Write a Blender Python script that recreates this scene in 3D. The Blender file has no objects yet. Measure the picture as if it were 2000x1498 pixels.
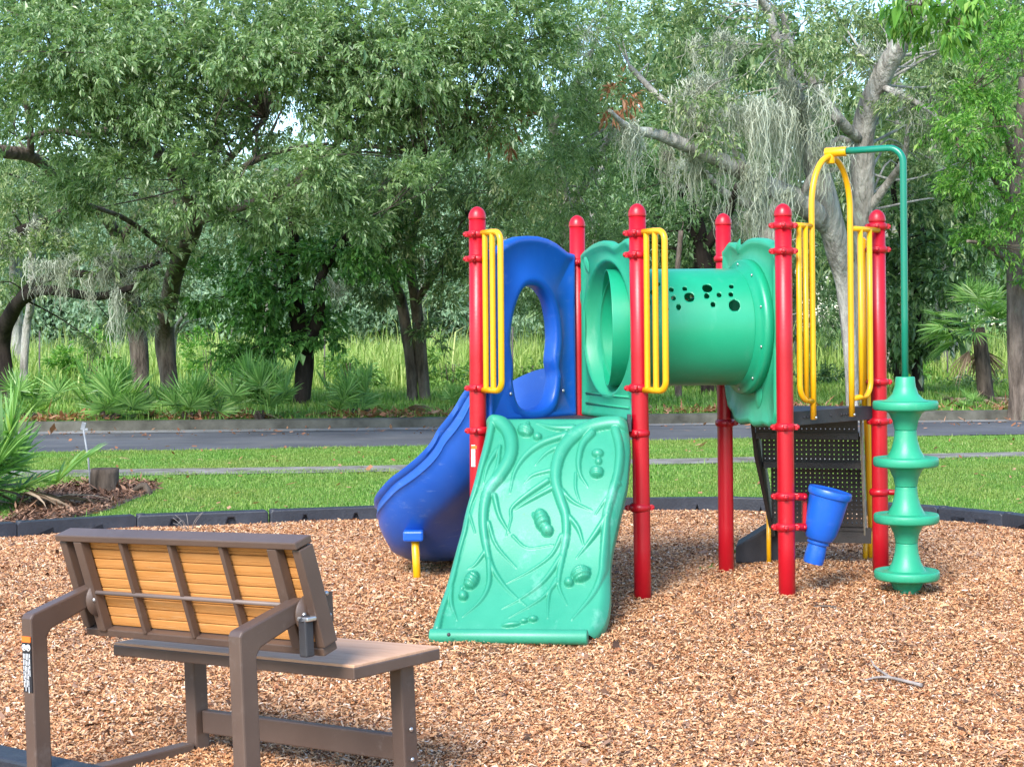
import bpy, bmesh, math, random
import numpy as np
from mathutils import Vector, Matrix, noise
R0 = random.Random(7)
rng = np.random.default_rng(11)
rad = math.radians
sc = bpy.context.scene
COL = sc.collection

# ------------------------------------------------------------------ camera
F, HOR, HC, ROLL = 3300.0, 636.0, 1.4665, -0.0088      # focal (photo px), horizon, eye height
cam_d = bpy.data.cameras.new('camera'); cam = bpy.data.objects.new('camera', cam_d); COL.objects.link(cam)
cam.location = (0, 0, HC); cam.rotation_euler = (math.pi/2, -ROLL, 0)
cam_d.sensor_width = 36; cam_d.lens = 36*F/2000; cam_d.shift_y = -(748-HOR)/2000
cam_d.clip_start = .05; cam_d.clip_end = 2000
sc.camera = cam

# ------------------------------------------------------------------ sky, sun, exposure
SUN_EL, SUN_AZ = rad(39), rad(202)      # azimuth clockwise from +Y: behind the camera, to its left
w = bpy.data.worlds.new('World'); sc.world = w; w.use_nodes = True
nt = w.node_tree; bg = nt.nodes['Background']
sky = nt.nodes.new('ShaderNodeTexSky'); sky.sky_type = 'NISHITA'; sky.sun_disc = False
sky.sun_elevation = SUN_EL; sky.sun_rotation = SUN_AZ; sky.air_density = 1.2; sky.dust_density = .6; sky.ozone_density = 4.0
tint = nt.nodes.new('ShaderNodeMixRGB'); tint.blend_type = 'MULTIPLY'; tint.inputs[0].default_value = 1; tint.inputs[2].default_value = (.90, .94, 1.0, 1)
nt.links.new(sky.outputs[0], tint.inputs[1]); nt.links.new(tint.outputs[0], bg.inputs[0]); bg.inputs[1].default_value = .15
sd = bpy.data.lights.new('sun', 'SUN'); sd.energy = 2.6; sd.angle = rad(24); sd.color = (1, .95, .87)
so = bpy.data.objects.new('sun', sd); COL.objects.link(so); so.location = (0, 0, 40)
dirv = Vector((math.sin(SUN_AZ)*math.cos(SUN_EL), math.cos(SUN_AZ)*math.cos(SUN_EL), math.sin(SUN_EL)))
so.rotation_euler = dirv.to_track_quat('Z', 'Y').to_euler()
sc.view_settings.view_transform = 'Standard'; sc.view_settings.look = 'None'
sc.view_settings.exposure = 1.42; sc.view_settings.gamma = 1
sc.render.engine = 'CYCLES'
sc.cycles.max_bounces = 6; sc.cycles.transparent_max_bounces = 4; sc.cycles.diffuse_bounces = 4
sc.cycles.caustics_reflective = False; sc.cycles.caustics_refractive = False

# ------------------------------------------------------------------ helpers
CR, SR = math.cos(ROLL), math.sin(ROLL)
def W(x, y, Y):
    """photo pixel -> world point at depth Y (used to place things at their own distance)"""
    dx, dy = x-1000, y-HOR
    a = CR*dx+SR*dy; b = -SR*dx+CR*dy
    return np.array([a*Y/F, Y, HC-b*Y/F])
def gz(Y):
    return np.where(Y < 9.0, -.048*(9.0-np.maximum(Y, 3.0)), 0.0)
def G(x, y):
    dx, dy = x-1000, y-HOR
    b = -SR*dx+CR*dy; Y = F*HC/b
    for _ in range(20): Y = F*(HC-float(gz(Y)))/b
    p = W(x, y, Y); return p
def PX(P):
    x = P[..., 0]/P[..., 1]*F; y = -(P[..., 2]-HC)/P[..., 1]*F
    return 1000+CR*x-SR*y, HOR+SR*x+CR*y

class MB:
    def __init__(s): s.v = []; s.f = []; s.n = 0; s.sm = []
    def add(s, v, f, smooth=True):
        v = np.asarray(v, float).reshape(-1, 3)
        s.v.append(v); s.f += [tuple(int(i)+s.n for i in q) for q in f]; s.sm += [smooth]*len(f); s.n += len(v)
        return s
    def box(s, c, size, M=None, smooth=False):
        x, y, z = [q/2 for q in size]
        v = np.array([(i, j, k) for i in (-x, x) for j in (-y, y) for k in (-z, z)])
        if M is not None: v = v@np.asarray(M).T
        return s.add(v+np.asarray(c), [(0, 1, 3, 2), (4, 6, 7, 5), (0, 4, 5, 1), (2, 3, 7, 6), (0, 2, 6, 4), (1, 5, 7, 3)], smooth)
    def bar(s, a, b, wd, ht, up=(0, 0, 1)):
        a = np.asarray(a, float); b = np.asarray(b, float); d = b-a; L = np.linalg.norm(d); d = d/L
        x = np.cross(d, up); x /= np.linalg.norm(x); u = np.cross(x, d)
        return s.box((a+b)/2, (wd, L, ht), np.array([x, d, u]).T)
    def tube(s, path, r, n=12, cap=True, bump=0, seed=0):
        P = np.asarray(path, float); m = len(P); r = np.broadcast_to(np.asarray(r, float), (m,))
        T = np.gradient(P, axis=0); T /= np.linalg.norm(T, axis=1)[:, None]+1e-12
        ref = np.array([0, 0, 1.]) if abs(T[0][2]) < .9 else np.array([0, 1., 0])
        nrm = np.cross(T[0], ref); nrm /= np.linalg.norm(nrm); V = []
        a = np.arange(n)*2*np.pi/n
        for i in range(m):
            nrm = nrm-T[i]*(nrm@T[i]); nrm /= np.linalg.norm(nrm); bi = np.cross(T[i], nrm)
            rr = np.full(n, r[i])
            if bump:
                for k in range(n):
                    q = P[i]+r[i]*(math.cos(a[k])*nrm+math.sin(a[k])*bi)
                    rr[k] *= 1+bump*noise.noise(Vector((q[0]*3.1+seed, q[1]*3.1, q[2]*1.1)))+bump*.6*noise.noise(Vector((q[0]*9+seed, q[1]*9, q[2]*2.2)))
            V.append(P[i]+rr[:, None]*(np.cos(a)[:, None]*nrm+np.sin(a)[:, None]*bi))
        V = np.concatenate(V); f = []
        for i in range(m-1):
            for k in range(n):
                k2 = (k+1) % n; f.append((i*n+k, i*n+k2, (i+1)*n+k2, (i+1)*n+k))
        s.add(V, f, True)
        if cap:
            s.f += [tuple(s.n-m*n+k for k in range(n))[::-1], tuple(s.n-n+k for k in range(n))]; s.sm += [False, False]
        return s
    def lathe(s, c, prof, n=32, axis=(0, 0, 1), capb=True, capt=True):
        """prof: (radius, height) pairs"""
        ax = np.asarray(axis, float); ax /= np.linalg.norm(ax)
        ref = np.array([1., 0, 0]) if abs(ax[0]) < .9 else np.array([0, 1., 0])
        e1 = np.cross(ax, ref); e1 /= np.linalg.norm(e1); e2 = np.cross(ax, e1)
        a = np.arange(n)*2*np.pi/n; ring = np.cos(a)[:, None]*e1+np.sin(a)[:, None]*e2
        V = np.concatenate([np.asarray(c)+ax*h+ring*r for r, h in prof]); m = len(prof)
        f = [(i*n+k, i*n+(k+1) % n, (i+1)*n+(k+1) % n, (i+1)*n+k) for i in range(m-1) for k in range(n)]
        if capb: f.append(tuple(range(n))[::-1])
        if capt: f.append(tuple((m-1)*n+k for k in range(n)))
        return s.add(V, f, True)
    def grid(s, P, flip=False, smooth=True):
        a, b = P.shape[:2]
        f = [(i*b+j, (i+1)*b+j, (i+1)*b+j+1, i*b+j+1) for i in range(a-1) for j in range(b-1)]
        if flip: f = [q[::-1] for q in f]
        return s.add(P.reshape(-1, 3), f, smooth)
    def build(s, name, mat, parent=None, bevel=0, local=False, angle=None):
        V = np.concatenate(s.v)
        if parent is not None and not local: V = V-np.array(rootloc(parent))
        me = bpy.data.meshes.new(name); me.from_pydata(V.tolist(), [], s.f)
        me.polygons.foreach_set('use_smooth', s.sm); me.materials.append(mat); me.update()
        if angle:
            me.set_sharp_from_angle(angle=rad(angle))
        o = bpy.data.objects.new(name, me); COL.objects.link(o)
        if parent is not None: o.parent = parent
        if bevel:
            m = o.modifiers.new('bevel', 'BEVEL'); m.width = bevel; m.segments = 2; m.limit_method = 'ANGLE'; m.angle_limit = rad(40)
        return o
def rootloc(o):
    l = Vector((0, 0, 0))
    while o is not None: l = l+o.location; o = o.parent
    return l
def mesh_np(name, V, Q, mat, parent=None, smooth=False, local=False):
    """big meshes: V (n,3), Q (m,k)"""
    if parent is not None and not local: V = V-np.array(rootloc(parent))
    me = bpy.data.meshes.new(name); m, k = Q.shape
    me.vertices.add(len(V)); me.vertices.foreach_set('co', np.ascontiguousarray(V, np.float32).ravel())
    me.loops.add(m*k); me.loops.foreach_set('vertex_index', np.ascontiguousarray(Q, np.int32).ravel())
    me.polygons.add(m); me.polygons.foreach_set('loop_start', np.arange(m, dtype=np.int32)*k)
    me.polygons.foreach_set('use_smooth', np.full(m, smooth))
    me.update(calc_edges=True); me.materials.append(mat)
    o = bpy.data.objects.new(name, me); COL.objects.link(o)
    if parent is not None: o.parent = parent
    return o
def tag(o, label=None, cat=None, group=None, kind=None):
    if label: o['label'] = label
    if cat: o['category'] = cat
    if group: o['group'] = group
    if kind: o['kind'] = kind
    return o
def thing(name, loc, label, cat, group=None, rot=None):
    o = bpy.data.objects.new(name, None); COL.objects.link(o); o.location = [float(q) for q in loc]; o.empty_display_size = .1
    if rot is not None: o.rotation_euler = rot
    return tag(o, label, cat, group)
def copy_tree(o, parent=None):
    c = o.copy(); COL.objects.link(c)
    if parent is not None: c.parent = parent
    for ch in list(o.children): copy_tree(ch, c)
    return c
def spline(pts, n):
    """Catmull-Rom through pts (any dim), n samples"""
    P = np.asarray(pts, float); m = len(P)
    if m < 3:
        t = np.linspace(0, 1, n)[:, None]; return P[0]*(1-t)+P[-1]*t
    Q = np.vstack([2*P[0]-P[1], P, 2*P[-1]-P[-2]]); out = []
    for u in np.linspace(0, m-1-1e-6, n):
        i = int(u); t = u-i; a, b, c, d = Q[i], Q[i+1], Q[i+2], Q[i+3]
        out.append(.5*((2*b)+(-a+c)*t+(2*a-5*b+4*c-d)*t*t+(-a+3*b-3*c+d)*t**3))
    return np.array(out)
def unit(v): v = np.asarray(v, float); return v/np.linalg.norm(v)

# ------------------------------------------------------------------ materials
def nodes_of(name):
    m = bpy.data.materials.new(name); m.use_nodes = True; return m, m.node_tree, m.node_tree.nodes['Principled BSDF']
def ramp(nt, stops):
    r = nt.nodes.new('ShaderNodeValToRGB')
    while len(r.color_ramp.elements) < len(stops): r.color_ramp.elements.new(.5)
    for e, (p, c) in zip(r.color_ramp.elements, stops): e.position = p; e.color = (*c, 1)
    return r
def tex(nt, scale, detail=4, rough=.6, coord='Object', stretch=None, kind='ShaderNodeTexNoise'):
    tc = nt.nodes.new('ShaderNodeTexCoord'); n = nt.nodes.new(kind); n.inputs['Scale'].default_value = scale
    if kind == 'ShaderNodeTexNoise': n.inputs['Detail'].default_value = detail; n.inputs['Roughness'].default_value = rough
    if stretch:
        mp = nt.nodes.new('ShaderNodeMapping'); mp.inputs['Scale'].default_value = stretch
        nt.links.new(tc.outputs[coord], mp.inputs[0]); nt.links.new(mp.outputs[0], n.inputs['Vector'])
    else: nt.links.new(tc.outputs[coord], n.inputs['Vector'])
    return n
def mottled(name, c1, c2, scale=6, rough=.5, bump=0, bscale=40, spec=.5, detail=5, stretch=None, lo=.3, hi=.7, rvar=0):
    m, nt, b = nodes_of(name)
    n = tex(nt, scale, detail, stretch=stretch); r = ramp(nt, [(lo, c1), (hi, c2)])
    nt.links.new(n.outputs['Fac'], r.inputs[0]); nt.links.new(r.outputs[0], b.inputs['Base Color'])
    b.inputs['Roughness'].default_value = rough; b.inputs['Specular IOR Level'].default_value = spec
    if rvar:
        n3 = tex(nt, scale*2.3, 5); mr = nt.nodes.new('ShaderNodeMapRange'); mr.inputs[3].default_value = rough-rvar; mr.inputs[4].default_value = rough+rvar
        nt.links.new(n3.outputs['Fac'], mr.inputs[0]); nt.links.new(mr.outputs[0], b.inputs['Roughness'])
    if bump:
        n2 = tex(nt, bscale, 6, stretch=stretch); bp = nt.nodes.new('ShaderNodeBump'); bp.inputs['Strength'].default_value = bump; bp.inputs['Distance'].default_value = .02 if bscale > 12 else .10
        nt.links.new(n2.outputs['Fac'], bp.inputs['Height']); nt.links.new(bp.outputs[0], b.inputs['Normal'])
    return m
def leafmat(name, stops, rough=.45, trans=.3, spec=.5, tcol=None):
    m, nt, b = nodes_of(name)
    g = nt.nodes.new('ShaderNodeNewGeometry'); r = ramp(nt, stops)
    nt.links.new(g.outputs['Random Per Island'], r.inputs[0]); nt.links.new(r.outputs[0], b.inputs['Base Color'])
    b.inputs['Roughness'].default_value = rough; b.inputs['Specular IOR Level'].default_value = spec
    if trans:
        t = nt.nodes.new('ShaderNodeBsdfTranslucent'); mx = nt.nodes.new('ShaderNodeMixShader'); mx.inputs[0].default_value = trans
        mu = nt.nodes.new('ShaderNodeMixRGB'); mu.blend_type = 'MULTIPLY'; mu.inputs[0].default_value = 1; mu.inputs[2].default_value = (*(tcol or (1.5, 1.6, .7)), 1)
        nt.links.new(r.outputs[0], mu.inputs[1]); nt.links.new(mu.outputs[0], t.inputs[0])
        out = nt.nodes['Material Output']; nt.links.new(b.outputs[0], mx.inputs[1]); nt.links.new(t.outputs[0], mx.inputs[2]); nt.links.new(mx.outputs[0], out.inputs[0])
    return m

M = {}
M['red'] = mottled('red_paint', (.36, .0015, .009), (.44, .003, .012), 3, .38, .04, 60, rvar=.08)
M['yellow'] = mottled('yellow_paint', (.70, .33, .003), (.76, .38, .006), 3, .32, .03, 60)
M['blue'] = mottled('blue_plastic', (.004, .075, .40), (.008, .10, .48), 2.5, .38, .05, 120, rvar=.1)
M['blue_slide'] = mottled('blue_slide_plastic', (.008, .07, .35), (.02, .10, .42), 3, .33, .05, 100, rvar=.12)
M['green'] = mottled('green_plastic', (.016, .265, .135), (.03, .325, .18), 3, .42, .05, 120, rvar=.08)
M['green_climb'] = mottled('weathered_green_plastic', (.022, .235, .135), (.038, .285, .17), 4, .42, .05, 150, rvar=.1, stretch=(1, 1, .5))
M['green_tube'] = mottled('green_tunnel_plastic', (.006, .25, .12), (.010, .30, .155), 2, .36, .04, 120, rvar=.08)
def scuffs(m, scale, c, amt, stretch, lo=.58, hi=.72):
    """rubbed, sun-faded marks with a shape of their own"""
    nt = m.node_tree; n = tex(nt, scale, 8, .72, stretch=stretch); n0 = tex(nt, 1.7, 3); r = ramp(nt, [(lo, (0, 0, 0)), (hi, (amt, amt, amt))]); ad = nt.nodes.new('ShaderNodeMath'); ad.operation = 'MULTIPLY_ADD'; ad.inputs[1].default_value = .35
    nt.links.new(n0.outputs['Fac'], ad.inputs[0]); sb = nt.nodes.new('ShaderNodeMath'); sb.operation = 'SUBTRACT'; sb.inputs[1].default_value = .17; nt.links.new(n.outputs['Fac'], ad.inputs[2]); nt.links.new(ad.outputs[0], sb.inputs[0]); nt.links.new(sb.outputs[0], r.inputs[0])
    mx = nt.nodes.new('ShaderNodeMixRGB'); mx.inputs[2].default_value = (*c, 1); nt.links.new(r.outputs[0], mx.inputs[0])
    b = nt.nodes['Principled BSDF']; src = [l for l in nt.links if l.to_socket == b.inputs['Base Color']][0]; nt.links.new(src.from_socket, mx.inputs[1]); nt.links.new(mx.outputs[0], b.inputs['Base Color'])
scuffs(M['blue_slide'], 9, (.16, .24, .46), .40, (1, 1, 3.5)); scuffs(M['blue'], 9, (.10, .20, .48), .30, (1, 1, 2))
scuffs(M['green_climb'], 7, (.16, .40, .30), .55, (1, 1, .6)); scuffs(M['green_climb'], 30, (.035, .10, .06), .55, (1, 1, 1), .66, .74)
scuffs(M['green'], 9, (.12, .36, .24), .45, (1, 1, .6)); scuffs(M['green_tube'], 8, (.06, .32, .20), .35, (2, 2, .7)); scuffs(M['red'], 20, (.5, .05, .06), .35, (1, 1, .4), .64, .74)
M['green_pole'] = mottled('dark_green_paint', (.003, .17, .10), (.006, .20, .125), 3, .3)
M['black'] = mottled('black_coating', (.022, .022, .026), (.04, .038, .042), 8, .55, .1, 150)
M['black_step'] = mottled('black_step_coating', (.024, .02, .018), (.045, .038, .034), 8, .55, .1, 150)
M['step_edge'] = mottled('grey_beige_step_edge', (.20, .17, .12), (.36, .32, .25), 12, .6)  # plain grey-beige tone for the right side board of the steps
M['bolt'] = mottled('steel', (.45, .45, .46), (.6, .6, .6), 10, .3); 
M['bolt'].node_tree.nodes['Principled BSDF'].inputs['Metallic'].default_value = .8
M['border'] = mottled('black_border_plastic', (.014, .016, .022), (.036, .04, .052), 5, .5, .2, 60, rvar=.12)
M['bench'] = mottled('brown_powder_coat', (.078, .048, .036), (.106, .068, .051), 4, .45, .08, 250)
M['bench_lt'] = mottled('brown_powder_coat_worn', (.15, .11, .095), (.20, .145, .12), 4, .5, .08, 250)
M['slat'] = mottled('cedar_composite', (.45, .185, .042), (.58, .265, .080), 3, .55, .12, 40, stretch=(1, 6, 14))
M['seat'] = mottled('tan_composite', (.50, .29, .18), (.60, .37, .24), 3, .8, .12, 40, stretch=(1.5, 14, 14), spec=.15)
scuffs(M['bench'], 14, (.17, .135, .115), .5, (1, 1, 1), .60, .75); scuffs(M['border'], 10, (.10, .095, .09), .6, (1, 1, 1), .58, .75); scuffs(M['slat'], 6, (.62, .40, .20), .5, (1, 8, 14)); scuffs(M['seat'], 5, (.30, .17, .11), .5, (1, 10, 10))
M['sticker_black'] = mottled('sticker_black', (.012, .012, .015), (.02, .02, .024), 5, .5)
M['sticker_orange'] = mottled('sticker_orange', (.85, .16, .02), (.85, .18, .02), 5, .5)
M['sticker_white'] = mottled('sticker_white', (.75, .75, .74), (.8, .8, .8), 5, .5)
M['wire'] = mottled('rusty_wire', (.05, .045, .04), (.12, .10, .09), 10, .8)
M['asphalt'] = mottled('asphalt', (.062, .063, .070), (.115, .117, .126), .8, .85, .2, 90, spec=.3)
scuffs(M['asphalt'], 1.1, (.15, .145, .14), .8, (.4, 2.2, 1), .5, .7)
M['concrete'] = mottled('concrete', (.11, .10, .08), (.30, .28, .25), 3, .85, .25, 60, spec=.2)
M['kerb'] = mottled('old_concrete_kerb', (.045, .043, .034), (.14, .135, .11), 2.5, .9, .3, 40, spec=.2)
M['gutter'] = mottled('pale_gutter', (.17, .165, .16), (.30, .29, .28), 2, .85, .2, 60, spec=.2)
M['soil'] = mottled('soil', (.10, .075, .06), (.28, .22, .18), 6, .95, .6, 40, spec=.1)
M['stump'] = mottled('weathered_wood', (.022, .017, .013), (.13, .10, .078), 14, .9, .5, 50, stretch=(1, 1, .25), spec=.1)
M['grey_wood'] = mottled('grey_twig', (.20, .17, .15), (.36, .32, .29), 14, .8, .3, 50, spec=.1)
M['galv'] = mottled('galvanised_steel', (.16, .17, .18), (.28, .29, .30), 14, .5, .2, 50)
M['bark_grey'] = mottled('grey_bark', (.14, .125, .105), (.50, .48, .43), 7, .9, 1.0, 9, stretch=(1, 1, .25), spec=.1)
M['bark_brown'] = mottled('brown_bark', (.045, .034, .027), (.24, .19, .155), 7, .9, 1.0, 9, stretch=(1, 1, .25), spec=.1)
M['bark_dark'] = mottled('dark_bark', (.012, .009, .008), (.055, .043, .036), 6, .9, .9, 18, stretch=(1, 1, .25), spec=.1)
scuffs(M['bark_grey'], 3.5, (.50, .56, .46), .7, (1, 1, .6), .56, .70); scuffs(M['bark_brown'], 3.5, (.20, .22, .15), .6, (1, 1, .6), .56, .70)
def groundmat(name, stops, scale, fine, bump):
    m, nt, b = nodes_of(name)
    n1 = tex(nt, scale, 5, .65); n2 = tex(nt, fine, 6, .7)
    mx = nt.nodes.new('ShaderNodeMath'); mx.operation = 'MULTIPLY_ADD'; mx.inputs[1].default_value = .55
    ml = nt.nodes.new('ShaderNodeMath'); ml.operation = 'MULTIPLY'; ml.inputs[1].default_value = .45
    nt.links.new(n1.outputs['Fac'], ml.inputs[0]); nt.links.new(n2.outputs['Fac'], mx.inputs[0]); nt.links.new(ml.outputs[0], mx.inputs[2])
    r = ramp(nt, stops); nt.links.new(mx.outputs[0], r.inputs[0]); nt.links.new(r.outputs[0], b.inputs['Base Color'])
    b.inputs['Roughness'].default_value = .95; b.inputs['Specular IOR Level'].default_value = .1
    bp = nt.nodes.new('ShaderNodeBump'); bp.inputs['Strength'].default_value = bump; bp.inputs['Distance'].default_value = .03
    nt.links.new(n2.outputs['Fac'], bp.inputs['Height']); nt.links.new(bp.outputs[0], b.inputs['Normal'])
    return m
M['lawn'] = groundmat('lawn_soil', [(.30, (.06, .13, .02)), (.5, (.11, .22, .04)), (.7, (.20, .26, .07))], .5, 30, .5)
M['mulch'] = groundmat('mulch', [(.30, (.16, .07, .03)), (.45, (.36, .18, .08)), (.58, (.48, .26, .13)), (.72, (.58, .37, .21))], 1.2, 45, 1.0)
M['chip'] = leafmat('wood_chip', [(0, (.24, .090, .045)), (.10, (.42, .175, .078)), (.38, (.58, .290, .130)), (.75, (.66, .385, .20)), (.93, (.71, .49, .31)), (1, (.74, .60, .47))], .75, 0, .2)
M['chipdark'] = leafmat('dark_leaf_litter', [(0, (.05, .026, .017)), (.5, (.19, .095, .055)), (1, (.34, .20, .13))], .8, 0, .2)
M['blade'] = leafmat('grass_blade', [(0, (.07, .17, .025)), (.5, (.14, .29, .045)), (.85, (.22, .38, .07)), (1, (.38, .40, .16))], .5, .25, .3)
def patchy(m, scale, c, amt):
    nt = m.node_tree; n = tex(nt, scale, 4); r = ramp(nt, [(.42, (0, 0, 0)), (.66, (amt, amt, amt))]); nt.links.new(n.outputs['Fac'], r.inputs[0])
    mx = nt.nodes.new('ShaderNodeMixRGB'); mx.inputs[2].default_value = (*c, 1); nt.links.new(r.outputs[0], mx.inputs[0])
    src = [l for l in nt.links if l.to_socket.name == 'Base Color'][0]; nt.links.new(src.from_socket, mx.inputs[1]); b = nt.nodes['Principled BSDF']; nt.links.new(mx.outputs[0], b.inputs['Base Color'])
patchy(M['blade'], .55, (.26, .30, .07), .75)
M['tallgrass'] = leafmat('tall_grass', [(0, (0.165, 0.275, 0.055)), (.5, (0.297, 0.418, 0.099)), (1, (0.484, 0.528, 0.198))], .5, .3, .3)
M['oakleaf'] = leafmat('oak_leaf', [(0, (.07, .13, .05)), (.3, (.15, .25, .095)), (.75, (.26, .37, .17)), (1, (.42, .50, .30))], .38, .36, .6)
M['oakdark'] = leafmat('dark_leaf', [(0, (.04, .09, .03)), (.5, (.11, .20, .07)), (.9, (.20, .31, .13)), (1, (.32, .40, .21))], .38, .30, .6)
M['liveoak'] = leafmat('live_oak_leaf', [(0, (0.072, 0.132, 0.048)), (.4, (0.156, 0.240, 0.090)), (.8, (0.252, 0.336, 0.144)), (1, (0.408, 0.432, 0.240))], .40, .28, .6)
M['brightleaf'] = leafmat('bright_leaf', [(0, (0.054, 0.162, 0.025)), (.4, (0.117, 0.288, 0.045)), (.8, (0.198, 0.387, 0.072)), (1, (0.306, 0.450, 0.108))], .45, .35, .4)
M['vine'] = leafmat('vine_leaf', [(0, (0.033, 0.110, 0.022)), (.5, (0.088, 0.231, 0.044)), (1, (0.176, 0.341, 0.088))], .42, .25, .4)
M['hazeleaf'] = leafmat('haze_tinted_leaf', [(0, (0.138, 0.230, 0.149)), (.5, (0.218, 0.333, 0.207)), (1, (0.333, 0.437, 0.287))], .6, .25, .3)  # distance haze painted into the leaf colour as a pale bluish green
M['deadleaf'] = leafmat('dead_leaf', [(0, (.22, .085, .04)), (.5, (.38, .17, .09)), (1, (.48, .28, .18))], .7, .2, .2)
M['moss'] = leafmat('spanish_moss', [(0, (.24, .27, .19)), (.5, (.38, .41, .31)), (1, (.54, .57, .46))], .9, .2, .1, (1, 1, .9))
M['palm'] = leafmat('palmetto_blade', [(0, (.08, .19, .045)), (.5, (.19, .37, .09)), (.85, (.30, .48, .15)), (1, (.45, .54, .20))], .40, .32, .4)
M['palmdead'] = leafmat('dead_palm_blade', [(0, (.13, .085, .055)), (.5, (.25, .165, .11)), (1, (.40, .30, .21))], .75, .15, .2)
M['weed'] = leafmat('weed_leaf', [(0, (.06, .16, .03)), (1, (.16, .30, .08))], .5, .25, .3)
M['shrub'] = leafmat('shrub_leaf', [(0, (0.057, 0.149, 0.034)), (.5, (0.149, 0.299, 0.057)), (1, (0.299, 0.437, 0.103))], .5, .25, .4)
#==SETTING==
# ground sheets --------------------------------------------------------------
def sheet(name, poly, mat, dz, kind='structure', sub=0):
    """flat polygon (X,Y) laid dz above the terrain"""
    b = MB(); b.add([(x, y, float(gz(y))+dz) for x, y in poly], [tuple(range(len(poly)))], False)
    return tag(b.build(name, mat), kind=kind)
ys = np.concatenate([np.linspace(-12, 20, 90), np.linspace(22, 60, 20), [90, 150, 300, 700]])
xs = np.concatenate([[-400, -150, -60], np.linspace(-30, 30, 61), [60, 150, 400]])
P = np.array([[(x, y, float(gz(y))) for x in xs] for y in ys])
b = MB(); b.grid(P, flip=True); tag(b.build('lawn', M['lawn']), kind='structure')
def strip(name, top, bot, mat, dz, z2=None):
    """a band across the view given by photo points of its far and near edge"""
    t = [G(*q) for q in top]; q_ = [G(*q) for q in bot]
    ext = lambda L: [L[0]+(L[0]-L[1])*np.array([3, 3, 1])]+L+[L[-1]+(L[-1]-L[-2])*np.array([3, 3, 1])]
    t, q_ = ext(t), ext(q_)
    tt = spline([p[:2] for p in t], 60); bb = spline([p[:2] for p in q_], 60)
    rows = np.array([np.column_stack([tt*(1-k)+bb*k, np.full(60, dz)]) for k in np.linspace(0, 1, 4)])
    b = MB(); b.grid(rows); return tag(b.build(name, mat), kind='structure'), tt, bb
road, r_t, r_b = strip('road', [(60, 845), (840, 836), (1300, 829), (2000, 821)], [(80, 884), (800, 872), (1290, 860), (2000, 848)], M['asphalt'], .008)
strip('gutter', [(60, 843), (840, 834), (1300, 827.5), (2000, 819.5)], [(60, 849), (840, 839.5), (1300, 831.5), (2000, 823)], M['gutter'], .014)
walk, w_t, w_b = strip('sidewalk', [(100, 919), (740, 910), (1290, 897), (2000, 883)], [(100, 932), (740, 922), (1290, 908), (2000, 892)], M['concrete'], .012)
kb = np.array(spline([G(*q)[:2] for q in [(-400, 851), (60, 844), (840, 835), (1300, 828), (2000, 820), (2500, 815)]], 80))
rows = np.array([np.column_stack([kb[:, 0], kb[:, 1]+dy, np.full(80, z)]) for dy, z in ((0, 0), (.01, .13), (.04, .145), (.20, .15), (.22, .02))])
b = MB(); b.grid(rows); tag(b.build('kerb', M['kerb'], angle=40), kind='structure')
# verge beyond the kerb, slightly higher
rows = np.array([np.column_stack([kb[:, 0]*1.0, kb[:, 1]+dy, np.full(80, z)]) for dy, z in ((.19, .145), (1.5, .17), (4, .14), (9, .05), (14, .004))])
b = MB(); b.grid(rows); tag(b.build('verge', M['lawn']), kind='structure')

# mulch bed ---------------------------------------------------------------------
edge = [(-400, 1100), (-210, 1072), (30, 1052), (265, 1037), (525, 1027), (762, 1018), (985, 1009), (1205, 1003), (1425, 1001), (1640, 1006), (1838, 1021), (1968, 1034), (2130, 1062), (2330, 1115)]
joints = [G(*q) for q in edge]
bed = [tuple(p[:2]) for p in joints]
bed_edge = np.array(bed)
def in_bed(x, y):
    """below the border line seen from above"""
    return y < np.interp(x, bed_edge[:, 0], bed_edge[:, 1])
def mulch_h(x, y):
    e = math.exp(-((x-.05)**2/.35+(y-7.75)**2/.10))*.035+math.exp(-((x+.55)**2/.10+(y-10.3)**2/.15))*.04
    for qx, qy in ((-.18, 9.0), (.66, 8.83), (1.22, 9.71), (1.43, 8.88), (2.06, 9.5), (2.075, 8.93), (-.53, 9.52)): e -= .022*math.exp(-((x-qx)**2+(y-qy)**2)/.03)
    return max(-.006, -e*.8+.026*noise.noise(Vector((x*.9, y*.9, 0)))+.010*noise.noise(Vector((x*3.5, y*3.5, 5)))+.032)
nx, ny = 150, 130
P = []
for i in range(ny):
    r = []
    for j in range(nx):
        x = -6.2+12.4*j/(nx-1); y1 = np.interp(x, bed_edge[:, 0], bed_edge[:, 1])+.02; y = 2.6+(y1-2.6)*i/(ny-1)
        r.append((x, y, float(gz(y))+mulch_h(x, y)*min(1, (ny-1-i)/6+.4)))
    P.append(r)
b = MB(); b.grid(np.array(P), flip=True); tag(b.build('mulch_bed', M['mulch']), kind='structure')
MH = np.array(P)[..., 2]
def mulch_z(x, y):
    """height of the mulch surface (vectorised, nearest grid)"""
    y1 = np.interp(x, bed_edge[:, 0], bed_edge[:, 1])+.02
    j = np.clip(((x+6.2)/12.4*(nx-1)).round().astype(int), 0, nx-1); i = np.clip(((y-2.6)/(y1-2.6)*(ny-1)).round().astype(int), 0, ny-1)
    return MH[i, j]
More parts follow.
